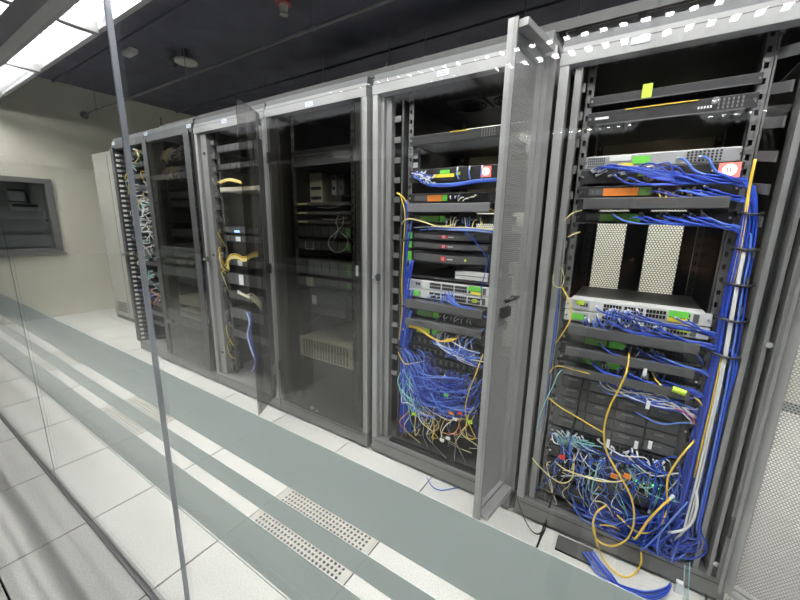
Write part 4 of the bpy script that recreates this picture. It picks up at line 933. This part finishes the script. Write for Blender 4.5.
for k in range(9):
    z0 = 1.585+rnd(-.008,.008)
    cable([Vector((-.99+rnd(0,.15), YF-.01, z0+rnd(0,.05))), Vector((-.88, 1.61, z0)), Vector((-.75, 1.605, z0-.008)), Vector((-.62, 1.605, z0+.004)), Vector((-.53, 1.62, z0+.006))], .0027, random.choice(['cable_blue','cable_light_blue']), '{c} lead running level under black firewall of perforated-leaf rack', 'blue leads under the black firewall', 'start')
for k in range(12):
    cable([Vector((-.985+rnd(0,.08), YF-.004, 1.62+rnd(0,.03))), Vector((-.96+rnd(0,.08), 1.60, 1.62+rnd(-.02,.03))), Vector((-.90+rnd(0,.05), 1.60, 1.60+rnd(-.02,.03)))], .0024, random.choice(['cable_light_blue','cable_white','cable_blue']), '{c} lead bunched at left of black firewall in perforated-leaf rack', 'pale leads beside the black firewall', 'start')
for k in range(3): cable([Vector((-.735+.06*k, YF-.01, 1.655)), Vector((-.73+.06*k, 1.615, 1.63)), Vector((-.715+.055*k, 1.61, 1.60))], .003, 'cable_light_blue', 'pale blue lead looped over front of black firewall', 'pale blue leads over the black firewall', 'start')
stubs(x, 1.525, -.01, .14, 7, ['cable_white','cable_pale_yellow','cable_light_blue'], 'short {c} lead in orange-strip switch of perforated-leaf rack', 'leads in orange-strip switch of perforated-leaf rack', .02)
stubs(x, 1.425, -.03, .18, 12, ['cable_light_blue','cable_white','cable_pale_yellow'], 'short {c} lead in olive-strip switch of perforated-leaf rack', 'leads in olive-strip switch', .05)
for k in range(10):
    z0 = 1.372+rnd(-.008,.008)
    cable([Vector((-.97+rnd(0,.2), 1.625, z0)), Vector((-.85, 1.612, z0+.006)), Vector((-.75, 1.608, z0+.004)), Vector((-.64, 1.608, z0+.005)), Vector((-.53, 1.62, z0-.004))], .0026, random.choice(['cable_blue','cable_light_blue','cable_blue','cable_pale_yellow']), '{c} lead running level above curved-bezel servers', 'level leads above the curved-bezel servers')
stubs(x, 1.03, -.1, .05, 8, ['cable_light_blue','cable_blue'], '{c} lead in lower white switch of perforated-leaf rack', 'blue leads in lower white switch of perforated-leaf rack', .03)
for k in range(9):
    a = Vector((-.78+rnd(-.04,.05), YF-.006, 1.055+rnd(-.01,.01)))
    cable([a, a+Vector((.03,-.03,-.02)), Vector((-.68, 1.605, 1.0+rnd(-.01,.012))), Vector((-.60, 1.605, .99+rnd(-.01,.012))), Vector((-.53, 1.62, .96))], .0028, random.choice(['cable_blue','cable_light_blue']), '{c} lead swept right across lower white switch of perforated-leaf rack', 'blue leads swept across lower white switch')
stubs(x, .93, -.04, .15, 9, ['cable_light_blue','cable_white','cable_teal'], 'short {c} lead in green-strip switch of perforated-leaf rack', 'leads in green-strip switch of perforated-leaf rack', .02)
stubs(x, .835, -.05, .16, 12, ['cable_light_blue','cable_blue','cable_white'], 'short {c} lead in lime-strip switch of perforated-leaf rack', 'leads in lime-strip switch', .06)
for k in range(22):
    a = Vector((-.80+rnd(-.03,.2), YF-.006, .83+rnd(-.01,.01)))
    cable([a, a+Vector((rnd(-.01,.03),-.03,-.05)), Vector((rnd(-.7,-.62), 1.605, .765+rnd(-.04,.02))), Vector((rnd(-.6,-.53), 1.61, .75+rnd(-.05,.04)))], .0027, random.choice(['cable_light_blue','cable_blue','cable_white']), '{c} lead sagging right from lime-strip switch', 'leads sagging from the lime-strip switch')
for k in range(92):
    xa, xb = rnd(-1.02,-.86), rnd(-.74,-.53); za, zb = rnd(.50,.72), rnd(.46,.66)
    zm = min(za, zb)-rnd(-.02,.09)
    cable([Vector((xa, rnd(1.61,1.64), za)), Vector((xa+.06, rnd(1.585,1.615), za-rnd(.0,.07))), Vector(((xa+xb)/2+rnd(-.05,.05), rnd(1.56,1.60), zm)), Vector((xb-.05, rnd(1.575,1.61), zm+rnd(-.02,.06))), Vector((xb, rnd(1.60,1.64), zb))], .0027, random.choice(['cable_blue']*5+['cable_light_blue']*3+['cable_navy']*2), '{c} lead in the dense tangle of perforated-leaf rack', 'blue tangle of perforated-leaf rack', seg=4)
for k in range(20):
    xa = rnd(-1.02,-.93); za = rnd(.45,.62)
    cable([Vector((xa, 1.62, za)), Vector((xa+rnd(.0,.05), 1.59, za-rnd(.03,.1))), Vector((xa+rnd(.03,.16), rnd(1.585,1.6), za-rnd(.08,.2))), Vector((xa+rnd(.06,.2), 1.61, za-rnd(.12,.25)))], .0024, random.choice(['cable_teal','cable_white','cable_teal','cable_cyan','cable_light_blue']), '{c} lead trailing below blue tangle', 'teal leads below the blue tangle', 'start')
for k in range(24):
    xa = rnd(-1.0,-.56); za = rnd(.28,.48)
    cable([Vector((xa, YF-.008, za)), Vector((xa+rnd(-.02,.02), 1.60, za-rnd(.02,.06))), Vector((xa+rnd(-.06,.08), rnd(1.58,1.6), za-rnd(.08,.14))), Vector((xa+rnd(-.04,.08), 1.615, max(.13, za-rnd(.1,.25))))], rnd(.0016,.0024), random.choice(['cable_grey','cable_pale_yellow','cable_navy','cable_orange','cable_white','cable_grey']), 'thin {c} lead dangling at bottom of perforated-leaf rack', 'thin leads at bottom of perforated-leaf rack', 'start')
# --- leads in the other racks
for (a, b) in (((318,207),(345,203)), ((318,213),(346,211)), ((322,219),(347,218))):
    traced([(a[0],a[1],1.64),((a[0]+b[0])/2,a[1]+1,1.62),(b[0],b[1],1.64)], 1.62, .003, 'cable_grey', 'pale lead across fibre trays behind tinted door', 'pale leads across the fibre trays')
traced([(339,215,1.63),(336,222),(338,230),(330,238),(329,246),(335,252),(344,250),(348,240),(340,232),(337,231,1.63)], 1.625, .003, 'cable_white', 'white lead coiled in a ring behind tinted door')
traced([(343,216,1.63),(343,224),(338,231),(333,242,1.63)], 1.62, .0025, 'cable_white', 'white lead crossing the coiled ring behind tinted door')
traced([(270,300,1.62),(285,312,1.62),(300,322,1.63),(306,325,1.64),(318,318),(325,311),(330,305,1.64)], 1.63, .003, 'cable_black', 'black lead strung low behind tinted door')
traced([(269,369,1.60),(272,377),(285,388),(300,400),(308,405,1.62)], 1.60, .003, 'cable_black', 'black lead on base plate behind tinted door')
traced([(268,362,1.60),(268,372),(270,378,1.60)], 1.60, .003, 'cable_black', 'short black lead by left upright behind tinted door')
for k in range(2):
    q = P(312+5*k, 410+4*k, 1.60); tag(MB().box(q.x-.012, q.x+.012, 1.59, 1.61, max(.109,q.z-.02), q.z+.025).build('power_plug', 'sticker_white', bevel=.003), 'white plug standing on base plate behind tinted door', 'plug', 'white plugs behind the tinted door')
for k in range(12):
    o_ = rnd(-2,2)
    traced([(219+o_,183+o_*.5,1.63),(228,180+o_*.6,1.61),(236,181+o_*.7),(242,183+o_*.6,1.62)], 1.61, .003, random.choice(['cable_yellow','cable_pale_yellow']), '{c} fibre lead on the beige shelf of opened-glass rack', 'yellow fibre leads on the beige shelf')
for k in range(9):
    o_ = rnd(-2.5,2.5)
    traced([(227+o_,268+o_,1.62),(229,258+o_,1.61),(236,256+o_),(244,259+o_),(252,255+o_),(258,254+o_,1.63)], 1.60, .003, random.choice(['cable_yellow','cable_pale_yellow']), '{c} lead bunched at mid height of opened-glass rack', 'yellow leads at mid height of opened-glass rack')
for k in range(10):
    o_ = rnd(-4,4)
    traced([(238,292+o_*.4,1.62),(246,296+o_*.3),(252,297+o_),(258,303+o_),(262,310+o_,1.64)], 1.61, .003, random.choice(['cable_pale_yellow','cable_white']), '{c} lead bunched low in opened-glass rack', 'cream leads low in opened-glass rack', 'start')
for k in range(9):
    o_ = rnd(-3,3)
    traced([(247+o_,312,1.63),(250+o_,322),(248+o_,335),(252+o_,350),(256+o_,362),(252+o_,372,1.64)], 1.615, .0032, random.choice(['cable_blue','cable_white','cable_light_blue','cable_navy']), '{c} lead hanging at base of opened-glass rack', 'blue and white leads at base of opened-glass rack')
for k in range(14):
    z0 = rnd(.3,1.75)
    cable([Vector((-2.745, 1.66, z0)), Vector((-2.73+rnd(0,.02), 1.61, z0-.02)), Vector((-2.71, 1.615, z0-rnd(.05,.12))), Vector((-2.70, 1.65, z0-rnd(.1,.2)))], .003, random.choice(['cable_yellow','cable_pale_yellow','cable_black','cable_grey']), '{c} lead threaded through slatted manager of opened-glass rack', 'leads in the slatted manager')
for zc, n, mats in ((1.93,20,['cable_white','cable_yellow','cable_grey','cable_pale_yellow','cable_light_blue']), (1.79,20,['cable_white','cable_yellow','cable_grey','cable_light_blue']), (1.05,9,['cable_orange','cable_white','cable_pale_yellow'])):
    for k in range(n):
        x0 = rnd(-3.42,-3.08)
        cable([Vector((x0, YF-.004, zc+rnd(-.01,.03))), Vector((x0+.01, 1.60, zc+rnd(-.01,.04))), Vector((x0-rnd(.0,.08), 1.60, zc-rnd(.0,.05))), Vector((x0-rnd(.02,.12), 1.625, zc-rnd(.02,.08)))], .0026, random.choice(mats), '{c} lead fanned out behind the leaf of dark-framed rack', 'leads behind the leaf of dark-framed rack', 'start', seg=4)
for k in range(90):
    zc = rnd(.5,2.02); x0 = rnd(-4.18,-3.82); bl = zc < .75
    cable([Vector((x0, YF-.004, zc)), Vector((x0+.01, 1.60, zc-.005)), Vector((x0-rnd(-.06,.08), 1.595, zc-rnd(.0,.06))), Vector((x0-rnd(-.08,.12), 1.625, zc-rnd(.02,.1)))], .0042, random.choice(['cable_blue','cable_orange','cable_yellow','cable_light_blue'] if bl else ['cable_white']*7+['cable_teal','cable_yellow','cable_grey']), '{c} lead plugged into the switches of the end rack', 'leads of the end rack', 'start', seg=4)
traced([(159,318,1.63),(165,325),(172,330),(180,333,1.64)], 1.61, .003, 'cable_black', 'black lead drooping at base of the end rack')

# ------------------------------------------------------------------ overhead: ladder, pipe, detectors
t = thing('cable_ladder', 'black cable ladder running above the racks', 'cable ladder', (-1.4, 1.85, 2.155))
bx('side_rail', 'black_metal', t, -3.62, 1.6, 1.695, 1.71, 2.155, 2.192); bx('side_rail', 'black_metal', t, -3.62, 1.6, 2.01, 2.025, 2.155, 2.192)
for k in range(20): bx('rung', 'black_metal', t, -3.6+.27*k, -3.575+.27*k, 1.71, 2.01, 2.16, 2.175)
for xx in (-3.61, -1.2, 1.2): MB().cyl((xx, 1.7025, 2.192), (0,0,1), .007, .07 if xx < -3 else .02, 6).build('end_stud', 'black_metal', t)
for xx in (-3.61, -1.2, 1.2): bx('foot_bracket', 'black_metal', t, xx-.02, xx+.02, 1.72, 2.0, 2.1365, 2.155)
t = thing('sprinkler_pipe', 'thin grey pipe hung below the black ceiling', 'pipe', (-2.5, 2.19, 2.80))
MB().cyl((EX+.02, 2.18, 2.80), (1,0,0), .013, 9.0, 12).build('pipe_run', 'pipe_grey', t)
for xx in (-6.3, -4.0, -2.2, -.4): MB().cyl((xx, 2.18, 2.82), (0,0,1), .004, ZC-2.82, 6).build('hanger_rod', 'pipe_grey', t); MB().cyl((xx-.012, 2.18, 2.80), (1,0,0), .018, .024, 12).build('pipe_clip', 'pipe_grey', t)
MB().cyl((EX, 2.18, 2.80), (1,0,0), .05, .02, 14).build('wall_flange', 'pipe_grey', t)
q = PZ(186, 63, 3.03)
t = thing('ceiling_speaker', 'round white disc hung under the black ceiling', 'speaker', (q.x, q.y, q.z))
MB().cyl((q.x, q.y, q.z), (0,0,1), .11, .02, 28).build('disc', 'detector_white', t); MB().cyl((q.x, q.y, q.z+.02), (0,0,1), .03, ZC-q.z-.02, 12).build('stem', 'black_metal', t)
q2 = PZ(172, 68, 3.0)
t = thing('camera_dome', 'small dark dome camera beside the white ceiling disc', 'camera', (q2.x, q2.y, 3.0))
MB().cyl((q2.x, q2.y, 3.04), (0,0,1), .055, ZC-3.04, 16).build('dome_base', 'pipe_grey', t); MB().cyl((q2.x, q2.y, 3.0), (0,0,1), .03, .04, 16, .055).build('dome', 'black_plastic', t)
q = PZ(130, 53, ZC-.03)
t = thing('emergency_light', 'small pale emergency light on the black ceiling', 'light fitting', (q.x, q.y, ZC-.05))
bx('light_body', 'detector_white', t, q.x-.10, q.x+.10, q.y-.04, q.y+.04, ZC-.045, ZC, .008); bx('light_lens', 'sticker_white', t, q.x-.08, q.x+.08, q.y-.025, q.y+.025, ZC-.055, ZC-.0455)
q = PZ(284, 15, 3.0)
t = thing('fire_sprinkler', 'red sprinkler head with pale bulb under the black ceiling', 'sprinkler', (q.x, q.y, 3.0))
MB().cyl((q.x, q.y, 3.07), (0,0,1), .06, ZC-3.07, 16).build('red_base', 'sprinkler_red', t); MB().cyl((q.x, q.y, 3.02), (0,0,1), .03, .05, 12, .035).build('bulb', 'detector_white', t); MB().cyl((q.x, q.y, 3.0), (0,0,1), .035, .008, 12).build('deflector', 'chrome', t)
# exit sign on the back wall, seen through the opened-glass rack
q = P(254.5, 201, BY-.02)
t = thing('exit_sign', 'lit green exit sign with white running figure on back wall', 'sign', (q.x, BY, q.z-.1))
bx('sign_box', 'exit_green', t, q.x-.17, q.x+.17, BY-.035, BY, q.z-.085, q.z+.085, .004)
f = MB(); yy = BY-.0375
f.cyl((q.x-.03, yy, q.z+.052), (0,1,0), .016, .002, 12); f.obox(Vector((q.x-.035, yy, q.z+.03)), Vector((.3,0,-.95)), Vector((.95,0,.3)), UY, 0, .055, -.012, .012, 0, .002)
f.obox(Vector((q.x-.02, yy, q.z-.02)), Vector((.75,0,-.66)), Vector((.66,0,.75)), UY, 0, .05, -.008, .008, 0, .002); f.obox(Vector((q.x-.02, yy, q.z-.02)), Vector((-.75,0,-.66)), Vector((-.66,0,.75)), UY, 0, .05, -.008, .008, 0, .002)
f.obox(Vector((q.x-.03, yy, q.z+.025)), Vector((.9,0,-.4)), Vector((.4,0,.9)), UY, 0, .045, -.006, .006, 0, .002); f.obox(Vector((q.x-.03, yy, q.z+.025)), Vector((-.9,0,-.4)), Vector((-.4,0,.9)), UY, 0, .045, -.006, .006, 0, .002)
f.build('running_figure', 'exit_white', t)
bx('doorway_mark', 'exit_white', t, q.x+.06, q.x+.12, BY-.0375, BY-.0355, q.z-.06, q.z+.06)

# ------------------------------------------------------------------ air conditioner by the end wall
t = thing('air_conditioner', 'tall pale grey air conditioning cabinet between end wall and racks', 'air conditioner', (-5.4, 2.4, 0))
bx('cabinet', 'ac_paint', t, -6.12, -4.72, 1.99, 2.85, .05, 2.2, .006)
bx('kick_grille', 'ac_grille', t, -6.10, -4.74, 1.995, 2.84, .0, .0495)
for xx in (-5.65, -5.18): bx('panel_seam', 'ac_grille', t, xx-.002, xx+.002, 1.987, 1.9896, .08, 2.17)
for k in range(5): bx('grille_bar', 'ac_grille', t, -6.0, -5.7, 1.984, 1.9895, .12+.03*k, .13+.03*k)

# ------------------------------------------------------------------ window in the end wall, with what stands behind it
wn = struct('window_1', 'grey framed window in the beige end wall', (EX, 1.2, WZ0))
fr = MB(); fx0, fx1 = EX-.10, EX+.02
fr.box(fx0,fx1,WY1-.075,WY1,WZ0,WZ1).box(fx0,fx1,WY0,WY0+.06,WZ0,WZ1).box(fx0,fx1,WY0+.06,WY1-.075,WZ0,WZ0+.05).box(fx0,fx1,WY0+.06,WY1-.075,WZ1-.06,WZ1)
fr.build('window_frame', 'window_frame', wn)
bx('window_pane', 'window_glass', wn, EX-.065, EX-.059, WY0+.06, WY1-.075, WZ0+.05, WZ1-.06)
bx('window_sill', 'window_frame', wn, EX-.02, EX+.05, WY0-.02, WY1+.02, WZ0-.025, WZ0)
XW = EX-.5
bk = MB().box(XW-.05, XW, .0, 2.3, .6, 2.3).box(XW, EX-.15, 0, .03, .6, 2.3).box(XW, EX-.15, 2.27, 2.3, .6, 2.3).box(XW, EX-.15, .03, 2.27, .55, .6).box(XW, EX-.15, .03, 2.27, 2.3, 2.34)
tag(bk.build('wall_niche', 'panel_grey'), 'grey panelled recess behind the window', kind='structure')
def PX(x, y, X):
    d = CR*(x-400)+CD*(y-300)+CF*FPX; return Vector((0,0,CH))+d*(X/d.x)
for k in range(7):
    z = .78+.19*k; tag(MB().box(XW, XW+.03, .05, 2.25, z, z+.165).build('wall_board', 'panel_light' if k % 2 else 'panel_grey'), 'grey horizontal board on the wall behind window', 'board', 'boards behind the window')
XI = XW+.09
def wall_item(name, label, cat, px0, py0, px1, py1, m, dp=.06):
    a, b = PX(px0, py0, XI), PX(px1, py1, XI); t = thing(name, label, cat, (XI, (a.y+b.y)/2, min(a.z,b.z)))
    bx('item_body', m, t, XW+.032, XI, min(a.y,b.y), max(a.y,b.y), min(a.z,b.z), max(a.z,b.z), .004); return t, a, b
t, a, b = wall_item('wall_screen', 'white screen panel behind the window', 'screen', 7, 190, 26, 201, 'sticker_white')
bx('screen_rim', 'black_plastic', t, XI, XI+.01, min(a.y,b.y), max(a.y,b.y), max(a.z,b.z)-.01, max(a.z,b.z)+.02)
t, a, b = wall_item('wall_unit', 'long white unit with dark slot behind the window', 'wall unit', 9, 202, 41, 211, 'device_white')
bx('dark_slot', 'black_plastic', t, XI+.0005, XI+.008, min(a.y,b.y)+.02, min(a.y,b.y)+.28, max(a.z,b.z)-.06, max(a.z,b.z)-.02)
t, a, b = wall_item('wall_switch', 'small white box with dark knob behind the window', 'switch box', 42, 210, 51, 224, 'device_silver')
MB().cyl((XI, (a.y+b.y)/2, min(a.z,b.z)+.05), (1,0,0), .02, .015, 10).build('knob', 'black_plastic', t)
t, a, b = wall_item('wall_panel', 'grey control panel behind the window', 'panel', 27, 184, 49, 208, 'panel_light', .04)

build_cables()

# ------------------------------------------------------------------ the person taking the picture, seen only as a reflection in the glass
mat('skin', (.30, .17, .11), .5, var=.08)
mat('shirt_dark', (.018, .018, .022), .8, var=.2)
mat('trousers_dark', (.014, .015, .02), .85, var=.2)
mat('shoe_black', (.01, .01, .01), .5, var=.1)
mat('hair_black', (.008, .007, .007), .6, var=.2)
def person():
    V, E, RAD = [], [], []
    def v(p, r, par=None):
        V.append(p); RAD.append(r); k = len(V)-1
        if par is not None: E.append((par, k))
        return k
    pel = v((.04,-.50,.95), (.155,.11)); wa = v((.04,-.495,1.10), (.14,.10), pel); ch = v((.04,-.48,1.30), (.165,.115), wa)
    nk = v((.04,-.465,1.46), (.058,.058), ch); hb = v((.04,-.445,1.53), (.066,.075), nk); hm = v((.04,-.43,1.605), (.076,.095), hb); ht = v((.04,-.435,1.69), (.062,.075), hm)
    v((.04,-.335,1.595), (.010,.012), hm)                       # nose
    for sx in (-1, 1): v((.04+sx*.084,-.44,1.605), (.010,.022), hm)   # ears
    for sx in (-1, 1):
        hp = v((.04+sx*.095,-.50,.90), (.095,.095), pel); kn = v((.04+sx*.105,-.485,.50), (.062,.065), hp); cf = v((.04+sx*.108,-.51,.33), (.056,.058), kn); an = v((.04+sx*.11,-.52,.09), (.042,.045), cf)
        v((.04+sx*.12,-.37,.042), (.042,.036), an)
    # right arm to the phone end, left arm steadying it from below
    for sx, wr, tipx in ((1, (.135,-.075,1.33), .085), (-1, (-.05,-.10,1.29), -.02)):
        sh = v((.04+sx*.185,-.465,1.415), (.062,.06), ch); el = v((.04+sx*.26,-.315,1.19), (.046,.046), sh); w_ = v(wr, (.028,.024), el)
        d = Vector((.118,-.035,1.365))-Vector(wr) if sx > 0 else Vector((-.03,-.045,1.325))-Vector(wr)
        pm = v(tuple(Vector(wr)+d), (.034,.017), w_)
        pv = Vector(V[pm])
        for k in range(4):
            L = (.070,.078,.074,.058)[k]
            if sx > 0: a, b, c = Vector((.004,.02,.03-.018*k)), Vector((-.014,.022,.031-.018*k)), Vector((-.014-L*.35,.020,.031-.018*k))
            else: a, b, c = Vector((-.02+.018*k,.02,.012)), Vector((-.02+.018*k,.012,.022)), Vector((-.02+.018*k,.006,.028))
            q = v(tuple(pv+a), (.0095,.0095), pm); q = v(tuple(pv+b), (.009,.009), q); v(tuple(pv+c), (.008,.008), q)
        q = v(tuple(pv+Vector((-sx*.02,-.012,-.012))), (.012,.012), pm); q = v(tuple(pv+Vector((-sx*.036,-.01,.004))), (.010,.010), q); v(tuple(pv+Vector((-sx*.046,-.006,.018))), (.009,.009), q)
    me = bpy.data.meshes.new('person_cage'); me.from_pydata(V, E, []); ob = bpy.data.objects.new('person_cage', me); COL.objects.link(ob)
    md = ob.modifiers.new('skin', 'SKIN'); md.use_smooth_shade = True; md.branch_smoothing = .4
    sv = me.skin_vertices[0].data
    for k, r in enumerate(RAD): sv[k].radius = r; sv[k].use_root = (k == 0)
    sb = ob.modifiers.new('sub', 'SUBSURF'); sb.levels = 2; sb.render_levels = 2
    dg = bpy.context.evaluated_depsgraph_get(); body = bpy.data.meshes.new_from_object(ob.evaluated_get(dg)); bpy.data.objects.remove(ob)
    body.name = 'body'
    for m in ('shirt_dark', 'trousers_dark', 'skin', 'shoe_black'): body.materials.append(MATS[m])
    for p in body.polygons:
        c = p.center; p.use_smooth = True
        if c.z > 1.475 and c.y < -.3: p.material_index = 2
        elif c.y > -.17 and c.z > .8: p.material_index = 2
        elif c.z < .10: p.material_index = 3
        elif c.z < .98: p.material_index = 1
    zmin = min(q.co.z for q in body.vertices)
    t = thing('person', 'person in dark shirt and trousers raising a phone, mirrored in the glass', 'person', (.04, -.5, 0))
    o = bpy.data.objects.new('body', body); COL.objects.link(o); o.parent = t; o.location = (-.04, .5, -zmin)
    hr = MB(); n, mm = 18, 8
    vs_ = [(.04+.088*math.cos(a)*math.sin(b), -.455+.10*math.sin(a)*math.sin(b), 1.625+.105*math.cos(b)) for b in [math.pi*.62*k/mm for k in range(mm+1)] for a in [2*math.pi*i/n for i in range(n)]]
    hr.add(vs_, [(k*n+i, k*n+(i+1)%n, (k+1)*n+(i+1)%n, (k+1)*n+i) for k in range(mm) for i in range(n)]); hr.smooth = True; hr.build('hair', 'hair_black', t)
    for sx in (-1, 1): MB().cyl((.04+sx*.03, -.338, 1.615), (0,1,0), .009, .004, 10).build('eye', 'hair_black', t)
    ph = thing('phone', 'black phone held up in the corridor facing the glass', 'phone', (.02, -.02, 1.362))
    bx('phone_body', 'black_plastic', ph, -.055, .10, -.024, -.015, 1.362, 1.436, .003)
    for dx, dz in ((0, 0), (0, -.022), (-.02, -.011)): MB().cyl((-.03+dx, -.0149, 1.418+dz), (0,1,0), .008, .002, 14).build('lens', 'port_black', ph)
person()
